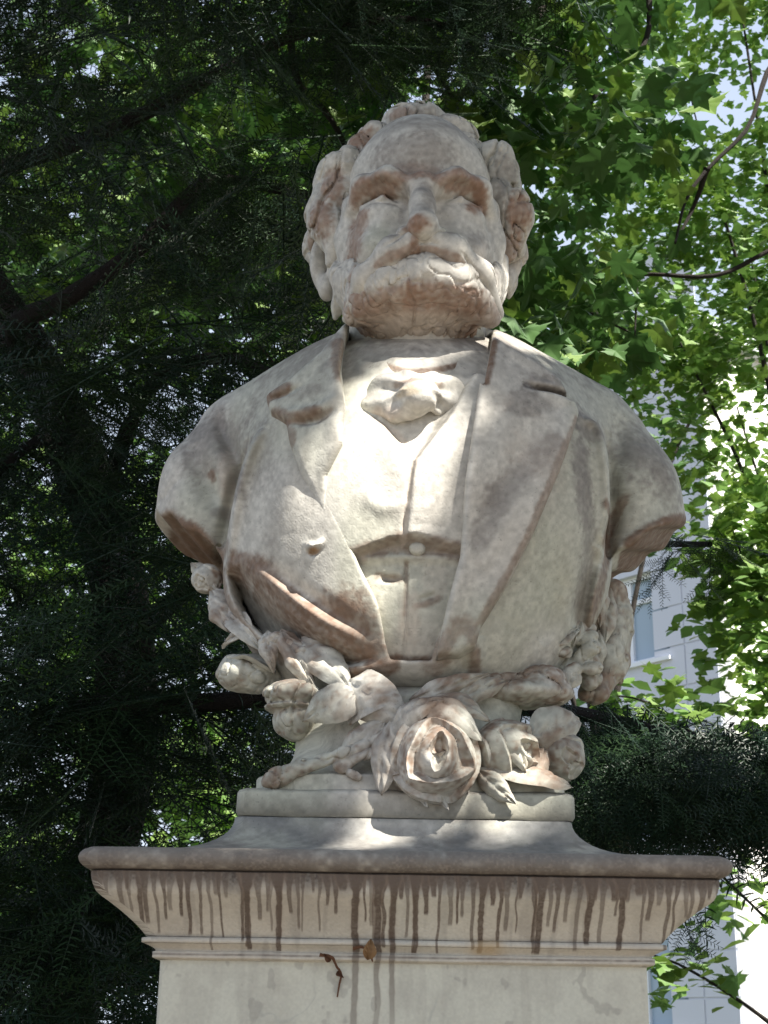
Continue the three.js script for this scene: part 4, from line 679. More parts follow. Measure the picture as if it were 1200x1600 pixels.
// ---------------------------------------------------------------- the office building behind, at the right
const WALL = new THREE.MeshStandardMaterial({ name: 'pale_cladding', color: new THREE.Color().setRGB(0.60, 0.62, 0.69), roughness: 0.85, bumpMap: stoneBump, bumpScale: 0.002 });
const WHITE = new THREE.MeshStandardMaterial({ name: 'white_render', color: new THREE.Color().setRGB(0.78, 0.76, 0.72), roughness: 0.9, bumpMap: stoneBump, bumpScale: 0.002 });
const FRAME = new THREE.MeshStandardMaterial({ name: 'white_frame', color: new THREE.Color().setRGB(0.78, 0.80, 0.83), roughness: 0.5 });
const GLASS = new THREE.MeshStandardMaterial({ name: 'window_glass', color: new THREE.Color().setRGB(0.34, 0.43, 0.52), roughness: 0.08, metalness: 0.0 });
{
  const b = thing('office_building', 'pale clad office building with white framed windows behind the trees at right', 'building');
  // corner nearest to the camera; the shaded front runs away to the left, the sunlit side to the right
  const r = rayOf(1128, 1100), t = 30 / Math.hypot(r.x, r.z), cx = EYE.x + r.x * t, cz = EYE.z + r.z * t;
  b.position.set(cx, 0, cz);
  const left = V(-0.636, 0, -0.772).normalize(), right = V(left.z, 0, -left.x).multiplyScalar(-1);       // along the two faces, away from the corner
  if (right.x < 0) right.negate();
  const nl = V(-right.x, 0, -right.z), nr = V(-left.x, 0, -left.z), H = 16.6, SILL = 3.55;
  const slab = (along, normal, x0, x1, y0, y1, d0, d1) => {                                             // box on a face: along x0..x1, height y0..y1, outwards d0..d1
    const p = []; for (const a of [x0, x1]) for (const h of [y0, y1]) for (const d of [d0, d1]) p.push(along.clone().multiplyScalar(a).addScaledVector(normal, d).setY(h));
    const g = new THREE.BoxGeometry(1, 1, 1), q = g.attributes.position, u = g.attributes.uv;
    for (let i = 0; i < q.count; i++) { const v = p[(q.getX(i) > 0 ? 4 : 0) + (q.getY(i) > 0 ? 2 : 0) + (q.getZ(i) > 0 ? 1 : 0)]; q.setXYZ(i, v.x, v.y, v.z); u.setXY(i, (q.getX(i) > 0 ? x1 : x0) * 0.5 + v.x * 0.5, v.y); }
    const gg = g.toNonIndexed(); gg.computeVertexNormals(); return gg;
  };
  // shaded front: piers and spandrels round real openings
  const bays = 6, bayW = 2.9, x0 = 1.25, wW = 1.75, storeys = 4, storeyH = 3.75, y0 = 2.0, wH = 2.0, walls = [];
  for (let s = 0; s <= storeys; s++) { const ya = s === 0 ? 0 : y0 + (s - 1) * storeyH + wH, yb = s === storeys ? H : y0 + s * storeyH; walls.push(slab(left, nl, 0, x0 + bays * bayW, ya, yb, -0.4, 0)); }
  for (let s = 0; s < storeys; s++) for (let k = 0; k <= bays; k++) walls.push(slab(left, nl, k === 0 ? 0 : x0 + (k - 1) * bayW + wW, k === bays ? x0 + bays * bayW : x0 + k * bayW, y0 + s * storeyH, y0 + s * storeyH + wH, -0.4, 0));
  const wall = part('wall', mergeGeometries(walls), WALL, b);
  part('wall', slab(right, nr, 0.002, 14, 0, H, -0.4, 0), WHITE, b, 'sunlit white side wall');
  // cladding panels on the front, a joint between each
  const panel = []; for (let k = 0; k < 2; k++) for (let i = 0; i < 22; i++) panel.push([0.02 + k * 0.84, 0.80, 0.02 + i * 0.88, 0.84]);
  for (const [a, w, y, h] of panel) part('panel', slab(left, nl, a, a + w, y, y + h, 0.002, 0.022), WALL, wall);
  part('roof', slab(left, nl, -0.3, x0 + bays * bayW + 0.3, H, H + 0.3, -14, 0.3), WALL, b);
  for (let s = 0; s < storeys; s++) for (let k = 0; k < bays; k++) {
    const a = x0 + k * bayW, y = y0 + s * storeyH, f = [];
    f.push(slab(left, nl, a, a + 0.11, y, y + wH, -0.28, -0.14), slab(left, nl, a + wW - 0.11, a + wW, y, y + wH, -0.28, -0.14), slab(left, nl, a + 0.11, a + wW - 0.11, y, y + 0.11, -0.28, -0.14), slab(left, nl, a + 0.11, a + wW - 0.11, y + wH - 0.11, y + wH, -0.28, -0.14), slab(left, nl, a + 1.12, a + 1.26, y + 0.11, y + wH - 0.11, -0.28, -0.14), slab(left, nl, a + 0.11, a + 1.12, y + 1.36, y + 1.46, -0.27, -0.15));
    const win = part('window', mergeGeometries(f), FRAME, b);
    part('pane', slab(left, nl, a + 0.10, a + wW - 0.10, y + 0.10, y + wH - 0.10, -0.235, -0.215), GLASS, win);
    part('sill', slab(left, nl, a - 0.05, a + wW + 0.05, y - 0.08, y, 0.0, 0.10), FRAME, win);
    part('blind', slab(left, nl, a + 0.12, a + wW - 0.12, y + 0.12, y + wH - 0.12, -0.34, -0.32), WHITE, win);
  }
}
// ---------------------------------------------------------------- trees
const leafMat = (name, r, g, b, tr, rough = 0.6, sp = 0.4) => new THREE.MeshPhysicalMaterial({ name, color: new THREE.Color().setRGB(r, g, b), roughness: rough, specularIntensity: sp, side: THREE.DoubleSide, ...(tr ? { transmission: tr, thickness: 0 } : {}) });
const BARK = new THREE.MeshStandardMaterial({ name: 'bark', color: new THREE.Color().setRGB(0.030, 0.023, 0.018), roughness: 0.95, bumpMap: stoneBump, bumpScale: 0.012 });
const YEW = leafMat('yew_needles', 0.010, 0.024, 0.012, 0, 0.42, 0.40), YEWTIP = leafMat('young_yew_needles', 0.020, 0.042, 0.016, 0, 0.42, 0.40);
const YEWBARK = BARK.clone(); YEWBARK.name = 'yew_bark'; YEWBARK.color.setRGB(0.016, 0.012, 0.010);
const MAPLESHADE = leafMat('shaded_maple_leaf', 0.05, 0.115, 0.028, 0, 0.42), MAPLE = leafMat('maple_leaf', 0.075, 0.165, 0.042, 0.45, 0.6), MAPLE2 = leafMat('yellowish_maple_leaf', 0.17, 0.28, 0.05, 0.5, 0.6), FARLEAF = leafMat('far_leaf', 0.16, 0.29, 0.07, 0.5, 0.5);

// a maple leaf in the xz plane, stalk at the origin, tip along +z, five toothed lobes, folded a little along the veins; size 1
function mapleLeaf(fold = 0.12, droop = 0.15) {
  const half = [[0.0, 0.0], [0.16, -0.10], [0.40, -0.12], [0.30, 0.06], [0.56, 0.14], [0.74, 0.34], [0.55, 0.37], [0.52, 0.50], [0.33, 0.45], [0.22, 0.52], [0.30, 0.72], [0.15, 0.74], [0.0, 1.0]];
  const pos = [], idx = [], lift = (x, z) => fold * Math.abs(x) - droop * (x * x + z * z) + 0.06 * Math.sin(x * 8 + z * 5) + 0.03 * Math.sin(z * 13 - x * 4);
  for (const s of [1, -1]) { const base = pos.length / 3; pos.push(0, lift(0, 0.28), 0.28); for (const [x, z] of half) pos.push(x * s, lift(x, z), z); for (let i = 1; i < half.length; i++) s > 0 ? idx.push(base, base + i + 1, base + i) : idx.push(base, base + i, base + i + 1); }
  const st = pos.length / 3; pos.push(-0.012, 0, 0, 0.012, 0, 0, 0.0, 0.10, -0.55); idx.push(st, st + 1, st + 2);
  const g = new THREE.BufferGeometry(); g.setAttribute('position', new THREE.Float32BufferAttribute(pos, 3)); g.setIndex(idx); g.computeVertexNormals(); return g;
}
// a simple pointed leaf for far trees
function simpleLeaf() { const g = new THREE.BufferGeometry(); g.setAttribute('position', new THREE.Float32BufferAttribute([0, 0, 0, 0.28, 0.06, 0.3, 0.36, 0.04, 0.62, 0, -0.06, 1.05, -0.36, 0.05, 0.62, -0.28, 0.06, 0.3, 0, 0, 0.45], 3)); g.setIndex([0, 1, 6, 1, 2, 6, 2, 3, 6, 3, 4, 6, 4, 5, 6, 5, 0, 6]); g.computeVertexNormals(); return g; }
// a yew spray: a twig along +z with side twigs, two flat ranks of needles on each
function yewSpray(sd, L = 0.30, sides = 5) {
  seed(sd); const pos = [], idx = [];
  const needle = (p, d, up, len, w) => { const s = d.clone().cross(up).normalize().multiplyScalar(w), k = pos.length / 3, m = p.clone().addScaledVector(d, len * 0.5).addScaledVector(up, len * 0.06), e = p.clone().addScaledVector(d, len).addScaledVector(up, -len * 0.12); pos.push(...p.clone().sub(s.clone().multiplyScalar(0.5)).toArray(), ...p.clone().addScaledVector(s, 0.5).toArray(), ...m.clone().add(s).toArray(), ...m.clone().sub(s).toArray(), ...e.toArray()); idx.push(k, k + 1, k + 2, k, k + 2, k + 3, k + 3, k + 2, k + 4); };
  const twig = (p, d, up, len, r) => {
    const right = d.clone().cross(up).normalize(), n = Math.round(len / 0.0072), q = p.clone(); let dd = d.clone(); const k0 = pos.length / 3;
    const end = p.clone().addScaledVector(d, len).addScaledVector(V(0, -1, 0), len * 0.10);
    for (const a of [0, 2.1, 4.2]) { const o = right.clone().multiplyScalar(Math.cos(a) * r).addScaledVector(up, Math.sin(a) * r); pos.push(...p.clone().add(o).toArray(), ...end.clone().addScaledVector(o, 0.3).toArray()); }
    for (let a = 0; a < 3; a++) { const b = (a + 1) % 3; idx.push(k0 + a * 2, k0 + b * 2, k0 + a * 2 + 1, k0 + b * 2, k0 + b * 2 + 1, k0 + a * 2 + 1); }
    for (let i = 0; i < n; i++) { const t = i / n, c = p.clone().lerp(end, t), s = i % 2 ? 1 : -1, ln = 0.023 * (0.6 + 0.5 * Math.sin(Math.PI * (0.15 + 0.8 * t))) * rr(0.85, 1.15); needle(c, right.clone().multiplyScalar(s).addScaledVector(d, 0.55 + rr(-0.15, 0.15)).addScaledVector(up, rr(0.0, 0.35)).normalize(), up, ln, 0.0017); }
    needle(end, d, up, 0.02, 0.0012);
  };
  twig(V(0, 0, 0), V(0, 0, 1), V(0, 1, 0), L, 0.0022);
  for (let i = 0; i < sides; i++) { const t = 0.12 + 0.7 * i / sides, s = i % 2 ? 1 : -1; twig(V(0, -0.1 * L * t, L * t), V(s * rr(0.6, 0.85), rr(-0.25, 0.1), rr(0.6, 0.9)).normalize(), V(0, 1, 0), L * rr(0.35, 0.6) * (1.1 - 0.5 * t), 0.0014); }
  const g = new THREE.BufferGeometry(); g.setAttribute('position', new THREE.Float32BufferAttribute(pos, 3)); g.setIndex(idx); g.computeVertexNormals(); return g;
}
// a limb: a tapered, slightly crooked tube through points
function limb(pts, r0, r1, sd = 1, seg = 8) {
  const c = new THREE.CatmullRomCurve3(pts.map((p) => V(...p))), n = Math.max(8, pts.length * 6), g = new THREE.TubeGeometry(c, n, 1, seg, false), p = g.attributes.position, u = g.attributes.uv, len = c.getLength();
  for (let i = 0; i <= n; i++) { const o = c.getPointAt(i / n), r = mix(r0, r1, Math.pow(i / n, 0.8)) * (i === 0 ? 1.15 : 1); for (let j = 0; j <= seg; j++) { const k = i * (seg + 1) + j, v = V(p.getX(k), p.getY(k), p.getZ(k)).sub(o).multiplyScalar(r * (0.82 + 0.36 * noise(j * 1.3 + sd, i * 0.6, sd)) * (j === seg ? 1 : 1)).add(o); p.setXYZ(k, v.x, v.y, v.z); u.setXY(k, j / seg * 0.3, i / n * len); } 
    const a = i * (seg + 1), b = a + seg; p.setXYZ(b, p.getX(a), p.getY(a), p.getZ(a)); }
  g.computeVertexNormals(); return g;
}
const M4 = new THREE.Matrix4(), Q = new THREE.Quaternion();
const placeMat = (p, dir, roll, s) => { Q.setFromUnitVectors(V(0, 0, 1), dir.clone().normalize()); const q2 = new THREE.Quaternion().setFromAxisAngle(V(0, 0, 1), roll); return new THREE.Matrix4().compose(p, Q.clone().multiply(q2), V(s, s, s)); };
// keeps the leaf's face up while its tip points along dir
const leafMatrix = (p, dir, tilt, s) => { const z = dir.clone().normalize(), y0 = V(rr(-tilt, tilt), 1, rr(-tilt, tilt)).normalize(), x = y0.clone().cross(z).normalize(), y = z.clone().cross(x); return new THREE.Matrix4().makeBasis(x, y, z).scale(V(s, s, s)).setPosition(p); };
function foliage(name, geos, mats, list, parent) {                 // list: matrices; one instanced part per shape and tone
  const groups = geos.map(() => []); list.forEach((m) => groups[Math.floor(rnd() * geos.length)].push(m));
  groups.forEach((ms, i) => { if (!ms.length) return; const im = new THREE.InstancedMesh(geos[i], mats[i % mats.length], ms.length); ms.forEach((m, k) => im.setMatrixAt(k, m)); im.name = name; im.castShadow = im.receiveShadow = true; im.userData.kind = 'stuff'; parent.add(im); });
}
const onScreen = (p) => { const v = p.clone().applyMatrix4(camera.matrixWorldInverse); if (v.z > -0.1) return null; return [600 + FOC * v.x / -v.z, 800 - FOC * v.y / -v.z, -v.z]; };
camera.matrixWorldInverse.copy(camera.matrixWorld).invert();
// ---------------------------------------------------------------- what stands where
const at3 = (px, py, z) => V(...P(px, py, z));
// ways through the leaves along which the sun reaches the stone: a point it lands on, and how wide the opening is
const openings = [[on(vest, 580, 750), 0.098], [on(vest, 640, 705), 0.035], [on(vest, 595, 810), 0.045], [on(vest, 620, 960), 0.035], [on(beardS, 700, 434), 0.032], [on(beardS, 655, 424), 0.015], [on(coat, 515, 730), 0.065], [P(775, 548, 0.05), 0.04], [P(890, 606, -0.03), 0.03], [P(835, 1214, 0.19), 0.035], [P(700, 1130, 0.24), 0.03], [P(537, 1302, 0.25), 0.025], [P(340, 1320, 0.33), 0.02], [P(760, 470, 0.1), 0.025],
  [P(1000, 1180, -0.5), 0.10], [P(930, 1240, -0.45), 0.07], [P(1120, 1190, -0.5), 0.08]].map(([p, r]) => [V(...p), r]);
const inOpening = (p, pad) => { for (const [q, r] of openings) { const d = p.clone().sub(q), t = d.dot(SUN); if (t > 0.25 && d.addScaledVector(SUN, -t).length() < r + pad) return true; } return false; };
// how deep inside the sun's path to the bust and pedestal a point lies (0 outside .. 1)
const inShadePath = (p) => { const d = p.clone().sub(V(0.05, 2.35, 0)), t = d.dot(SUN); return t < 0 ? 0 : sstep(1.9, 0.9, d.addScaledVector(SUN, -t).length()); };
const leafA = mapleLeaf(0.22, 0.25), leafB = mapleLeaf(-0.14, 0.42), leafC = mapleLeaf(0.38, 0.12), LEAVES = [leafA, leafB, leafC];
const sprayA = yewSpray(3), sprayB = yewSpray(9, 0.26, 6), sprayC = yewSpray(14, 0.34, 4), SPRAYS = [sprayA, sprayB, sprayC];

// --- the near maple: trunk beyond the right edge of the picture, crown overhead
{
  const t = thing('maple_tree', 'large maple whose dark lobed leaves hang above and right of the head', 'tree');
  const bx = 3.0, bz = -3.6, trunkTop = V(bx - 0.2, 5.4, bz + 0.2);
  part('trunk', limb([[bx, -0.2, bz], [bx + 0.05, 1.5, bz], [bx - 0.08, 3.4, bz + 0.1], trunkTop.toArray(), [bx - 0.1, 8.5, bz]], 0.26, 0.09, 2, 14), BARK, t);
  const tt = [bx - 0.1, 4.2, bz + 0.1], t2 = [bx - 0.15, 5.0, bz + 0.2];
  const LIMBS = [
    [[[2.85, 6.3, -3.5], P(1000, -190, -3.2), P(760, -90, -3.0), P(480, -110, -2.8), P(240, -80, -2.6)], 0.075, 0.02],
    [[tt, P(1230, 90, -3.1), P(1165, 205, -3.0), P(1105, 265, -3.0), P(1075, 305, -3.0), P(1055, 380, -2.9)], 0.026, 0.005], [[P(1105, 262, -3.0), P(1085, 320, -3.1), P(1060, 370, -3.1)], 0.014, 0.005],
    [[P(900, -110, -3.1), P(830, 40, -3.1), P(760, 110, -3.1), P(700, 170, -3.1), P(650, 270, -3.1)], 0.04, 0.015],
    [[P(480, -110, -2.8), P(455, 60, -2.8), P(470, 135, -2.8), P(505, 170, -2.8), P(533, 215, -2.8), P(560, 320, -2.8)], 0.024, 0.009],
    [[P(640, -95, -2.9), P(668, 80, -2.9), P(712, 160, -2.9), P(760, 230, -2.9), P(800, 260, -2.9)], 0.014, 0.005],
    [[P(1000, -110, -3.2), P(1010, 60, -3.3), P(930, 150, -3.3), P(880, 210, -3.3), P(800, 190, -3.3)], 0.018, 0.006],
    [[tt, P(1260, 380, -3.4), P(1120, 430, -3.4), P(990, 430, -3.4), P(930, 452, -3.4), P(860, 425, -3.3), P(770, 405, -3.3)], 0.02, 0.005], [[P(930, 452, -3.4), P(915, 480, -3.4), P(985, 520, -3.4)], 0.009, 0.004], [[P(995, 430, -3.4), P(994, 470, -3.4), P(992, 530, -3.4)], 0.008, 0.003],
    [[t2, [2.9, 6.0, -1.6], [2.6, 6.2, 0.2], [2.3, 6.1, 1.6]], 0.08, 0.02], [[t2, [2.0, 6.3, -2.0], [1.0, 6.4, -0.8], [0.4, 6.2, 0.6]], 0.07, 0.02], [[[2.8, 6.1, -0.9], [3.6, 6.6, 0.2], [4.0, 6.8, 1.6]], 0.05, 0.015], [[[2.85, 6.6, -3.5], [1.6, 7.6, -3.0], [0.0, 7.4, -2.4], [-1.4, 7.2, -2.0]], 0.06, 0.02],
  ];
  LIMBS.forEach(([p, a, b], i) => part('branch', limb(p.map((q) => (q.toArray ? q.toArray() : q)), a, b, i + 3, 7), BARK, t));
  seed(101);
  const leaves = [];
  const twig = (p, d, n, size) => { for (let i = 0; i < n; i++) { const q = p.clone().addScaledVector(d, 0.07 * i + rr(-0.02, 0.02)), s = i % 2 ? 1 : -1, side = d.clone().cross(V(0, 1, 0)).normalize(), dir = side.multiplyScalar(s * rr(0.5, 1)).addScaledVector(d, rr(0.2, 0.8)).add(V(0, rr(-0.9, 0.1), 0)).normalize(), sz = size * rr(0.65, 1.2), o = q.addScaledVector(dir, sz * 0.5); if (inOpening(o, sz * 0.45)) continue; leaves.push(leafMatrix(o, dir, 0.55, sz)); } };
  // in view: above and to the right of the head, thinning to the right where the sky comes through
  const thin = (px, py) => sstep(0.30, 0.62, fbm(px / 130 + 3, py / 130, 4, 3) + (py > 560 ? (py - 560) / 200 : 0) + (px > 960 ? (px - 960) / 240 : 0) - 0.12);
  const clear = [[870, 462, 120, 30], [985, 600, 60, 45], [1095, 330, 55, 65], [905, 585, 60, 30], [1050, 60, 70, 95], [1120, 190, 60, 60], [1180, 60, 60, 80], [800, 230, 40, 30], [700, 190, 40, 25], [880, 290, 40, 25]], bare = (px, py) => clear.some(([a, b, c, d]) => ((px - a) / c) ** 2 + ((py - b) / d) ** 2 < 1);
  for (let i = 0; i < 820; i++) { const px = rr(520, 1260), py = rr(-160, 690), z = rr(-4.4, -2.3); if (bare(px, py) || rnd() < thin(px, py) || (px < 780 && py > 260 && rnd() < 0.5)) continue; const a = rr(0, 6.28); twig(at3(px, py, z), V(Math.cos(a), rr(-0.5, 0.1), Math.sin(a)).normalize(), 5 + Math.floor(rnd() * 4), rr(0.095, 0.135)); }
  for (let i = 0; i < 150; i++) { const px = rr(-40, 620), py = rr(-160, 420), z = rr(-4.6, -3.0); const a = rr(0, 6.28); twig(at3(px, py, z), V(Math.cos(a), rr(-0.5, 0.1), Math.sin(a)).normalize(), 6, rr(0.095, 0.13)); }
  // overhead, outside the picture: the part of the crown that shades the bust
  for (let i = 0; i < 4200; i++) {
    const p = V(rr(-2.2, 5.6), rr(4.9, 7.4), rr(-3.8, 3.6)); const s = onScreen(p); if (s && s[0] > -80 && s[0] < 1280 && s[1] > -120 && s[1] < 1700) continue;
    const k = inShadePath(p); if (rnd() > (p.x > 0.4 && p.z < -0.2 ? 0.10 : 0.5) + 0.5 * k) continue; const a = rr(0, 6.28); twig(p, V(Math.cos(a), rr(-0.3, 0.2), Math.sin(a)).normalize(), 6, rr(0.11, 0.15));
  }
  // thickest where it stands between the sun and the monument
  for (let i = 0; i < 2600; i++) {
    const a0 = rr(0, 6.28), q = Math.sqrt(rnd()) * 1.75, e1 = V(0, 1, 0).cross(SUN).normalize(), e2 = SUN.clone().cross(e1), p = V(0.05, 2.3, 0).addScaledVector(SUN, rr(3.3, 5.4)).addScaledVector(e1, Math.cos(a0) * q).addScaledVector(e2, Math.sin(a0) * q * 0.9), s = onScreen(p);
    if (s && s[0] > -60 && s[0] < 1260 && s[1] > -100 && s[1] < 1700) continue; const a = rr(0, 6.28); twig(p, V(Math.cos(a), rr(-0.3, 0.2), Math.sin(a)).normalize(), 6, rr(0.11, 0.15));
  }
  // the leaves that show largest are parts of their own
  const ranked = leaves.map((m) => { const p = V().setFromMatrixPosition(m), s = onScreen(p); return [s && s[0] > 0 && s[0] < 1200 && s[1] > 0 && s[1] < 1000 && !(s[0] > 480 && s[0] < 820 && s[1] > 180) ? s[2] : 99, m]; }).sort((a, b) => a[0] - b[0]);
  ranked.slice(0, 290).forEach(([, m]) => { const l = part('leaf', LEAVES[Math.floor(rnd() * 3)], rnd() < 0.16 ? MAPLE2 : MAPLE, t); l.applyMatrix4(m); });
  const inView = (m) => { const s = onScreen(V().setFromMatrixPosition(m)); return s && s[0] > -60 && s[0] < 1260 && s[1] > -60 && s[1] < 1660; }, rest = ranked.slice(290).map((q) => q[1]);
  foliage('foliage', LEAVES, [MAPLE, MAPLE, MAPLE2], rest.filter(inView), t); foliage('upper_foliage', LEAVES, [MAPLESHADE], rest.filter((m) => !inView(m)), t);
}
// --- the yew: dark, close behind the bust, filling the left
{
  const t = thing('yew_tree', 'dark yew with hanging needle sprays filling the left and passing behind the bust', 'tree');
  const B = [-0.95, -2.3];
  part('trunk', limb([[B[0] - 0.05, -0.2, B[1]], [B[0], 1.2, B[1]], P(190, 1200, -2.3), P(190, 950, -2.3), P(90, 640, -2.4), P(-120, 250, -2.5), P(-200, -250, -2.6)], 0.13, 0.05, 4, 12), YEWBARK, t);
  const BR = [
    [[P(60, 580, -2.4), P(20, 510, -1.9), P(110, 462, -1.6), P(215, 390, -1.6), P(290, 310, -1.6), P(340, 280, -1.7), P(480, 305, -1.8), P(600, 320, -1.9)], 0.04, 0.012],
    [[P(150, 800, -2.3), P(240, 600, -1.9), P(360, 560, -1.6), P(450, 596, -1.5), P(600, 640, -1.4)], 0.028, 0.012],
    [[P(205, 1130, -2.3), P(120, 1105, -1.7), P(300, 1100, -1.4), P(420, 1092, -1.3), P(640, 1100, -1.0), P(880, 1112, -0.75), P(950, 1126, -0.7), P(1060, 1150, -0.65), P(1200, 1168, -0.6), P(1290, 1190, -0.6)], 0.035, 0.010],
    [[P(140, 800, -2.3), P(90, 700, -1.9), P(40, 700, -1.6), P(-40, 770, -1.5)], 0.03, 0.012], [[P(205, 1000, -2.3), P(330, 900, -2.0), P(470, 880, -1.8), P(700, 860, -1.5), P(960, 850, -1.1), P(1110, 850, -0.8)], 0.03, 0.006, true],
    [[P(-100, 300, -2.5), P(200, 190, -2.2), P(450, 60, -2.0), P(640, 30, -2.0), P(760, 60, -2.0)], 0.035, 0.010], [[P(-180, -50, -2.5), P(350, -140, -2.2), P(640, -160, -2.0), P(820, -60, -2.0)], 0.035, 0.012], [[P(190, 1350, -2.3), P(90, 1440, -1.8), P(-40, 1470, -1.5)], 0.03, 0.012], [[P(190, 1420, -2.3), P(300, 1380, -1.9), P(420, 1350, -1.6)], 0.022, 0.008],
  ];
  BR.forEach(([p, a, b], i) => part('branch', limb(p, a, b, i + 21, 8), YEWBARK, t));
  seed(202);
  const sprays = [];
  // light comes through in these places, where the sprays stand apart
  const gaps = [[60, 430, 90, 70], [330, 140, 80, 55], [350, 190, 60, 60], [390, 340, 50, 25], [520, 150, 90, 60], [100, 890, 70, 110], [200, 1235, 60, 75], [330, 1280, 80, 40], [330, 470, 45, 50], [420, 515, 75, 50], [60, 340, 60, 40], [40, 240, 50, 50], [20, 640, 40, 70], [230, 1420, 60, 50], [190, 610, 30, 60], [480, 90, 50, 60], [100, 770, 60, 40], [250, 1560, 60, 50], [120, 1530, 70, 40], [10, 1030, 40, 60]];
  const open = (s) => gaps.some(([a, b, c, d]) => ((s[0] - a) / c) ** 2 + ((s[1] - b) / d) ** 2 < 1);
  const spray = (p, d, s, keep = 1) => { const q = onScreen(p), m = placeMat(p, d, rr(-0.7, 0.7), s); if (q && open(q) && rnd() < keep) return; sprays.push(m); };
  // sprays along the branches, drooping
  for (const [pts, , , bare] of BR) { if (bare) continue; const c = new THREE.CatmullRomCurve3(pts.map((p) => V(...p))), n = Math.round(c.getLength() / 0.03); for (let i = 0; i < n; i++) { const t0 = rr(0.06, 1), p = c.getPoint(t0), g = c.getTangent(t0), s = rnd() < 0.5 ? 1 : -1, d = g.clone().cross(V(0, 1, 0)).multiplyScalar(s * rr(0.3, 1)).addScaledVector(g, rr(-0.1, 0.7)).add(V(0, rr(-1.0, 0.1), 0)).normalize(); spray(p, d, rr(0.7, 1.25), 0.6); } }
  for (let i = 0; i < 2900; i++) {
    const px = rr(-300, 560), py = rr(-300, 1760), z = rr(-3.3, -0.9), p = at3(px, py, z), s = [px, py];
    if (px > 420 && py > 520 && rnd() < 0.5) continue; if (open(s) && rnd() < 0.93) continue; if (fbm(p.x * 2.2, p.y * 2.2, p.z * 2.2, 3) < 0.38) continue;
    const a = rr(0, 6.28); spray(p, V(Math.cos(a), rr(-0.9, 0.1), Math.sin(a)).normalize(), rr(0.95, 1.6));
  }
  for (let i = 0; i < 260; i++) { const py = rr(560, 1700), px = 150 + rr(-110, 110), a = rr(0, 6.28); spray(at3(px, py, rr(-2.1, -1.3)), V(Math.cos(a), rr(-0.9, 0), Math.sin(a)).normalize(), rr(0.9, 1.4), 0.5); }
  for (let i = 0; i < 480; i++) { const px = rr(380, 820), py = rr(-260, 130) - Math.max(0, (rr(0, 1)) * 60), z = rr(-2.9, -1.5), a = rr(0, 6.28); spray(at3(px, py, z), V(Math.cos(a), rr(-0.9, 0), Math.sin(a)).normalize(), rr(0.7, 1.2)); }
  // the right branch carries a thick hanging curtain
  for (let i = 0; i < 620; i++) { const px = rr(850, 1290), low = px < 960 ? 1320 : px < 1120 ? 1275 : 1250, py = mix(1120 + (px - 870) * 0.15, low, Math.pow(rnd(), 0.9)) - 40, z = rr(-1.1, -0.35), a = rr(0, 6.28); const p = at3(px, py, z); if (inOpening(p, 0.0) && rnd() < 0.3) continue; spray(p, V(Math.cos(a) * 0.7, rr(-1.2, -0.1), Math.sin(a) * 0.7).normalize(), rr(0.45, 0.85)); }
  for (let i = 0; i < 16; i++) { const a = rr(0, 6.28); spray(at3(rr(1040, 1125), rr(825, 870), rr(-0.9, -0.6)), V(Math.cos(a) * 0.8, rr(-0.8, 0.1), Math.sin(a) * 0.8).normalize(), rr(0.35, 0.55)); }
  spray(at3(1052, 1400, -0.3), V(0.35, -0.9, 0.1).normalize(), 0.42); spray(at3(1060, 1405, -0.32), V(0.25, -0.9, 0.2).normalize(), 0.36); spray(at3(1062, 1385, -0.35), V(0.5, -0.8, 0).normalize(), 0.35);
  // outside the picture: the rest of the crown, to the left and above
  for (let i = 0; i < 700; i++) { const p = V(rr(-3.6, 0.8), rr(0.4, 7), rr(-4.4, -0.6)), s = onScreen(p); if (s && s[0] > -150 && s[0] < 1300 && s[1] > -150 && s[1] < 1700) continue; const a = rr(0, 6.28); spray(p, V(Math.cos(a), rr(-0.9, 0), Math.sin(a)).normalize(), rr(1.6, 2.4)); }
  const ranked = sprays.map((m) => { const p = V().setFromMatrixPosition(m), s = onScreen(p); return [s && s[0] > 0 && s[0] < 1200 && s[1] > 0 && s[1] < 1600 && !(s[0] > 400 && s[0] < 880 && s[1] > 200) ? s[2] : 99, m]; }).sort((a, b) => a[0] - b[0]);
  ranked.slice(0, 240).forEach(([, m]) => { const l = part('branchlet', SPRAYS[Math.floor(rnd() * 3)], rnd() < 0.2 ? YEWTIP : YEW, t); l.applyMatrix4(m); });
  foliage('foliage', SPRAYS, [YEW, YEWTIP, YEW], ranked.slice(240).map((q) => q[1]), t);
}
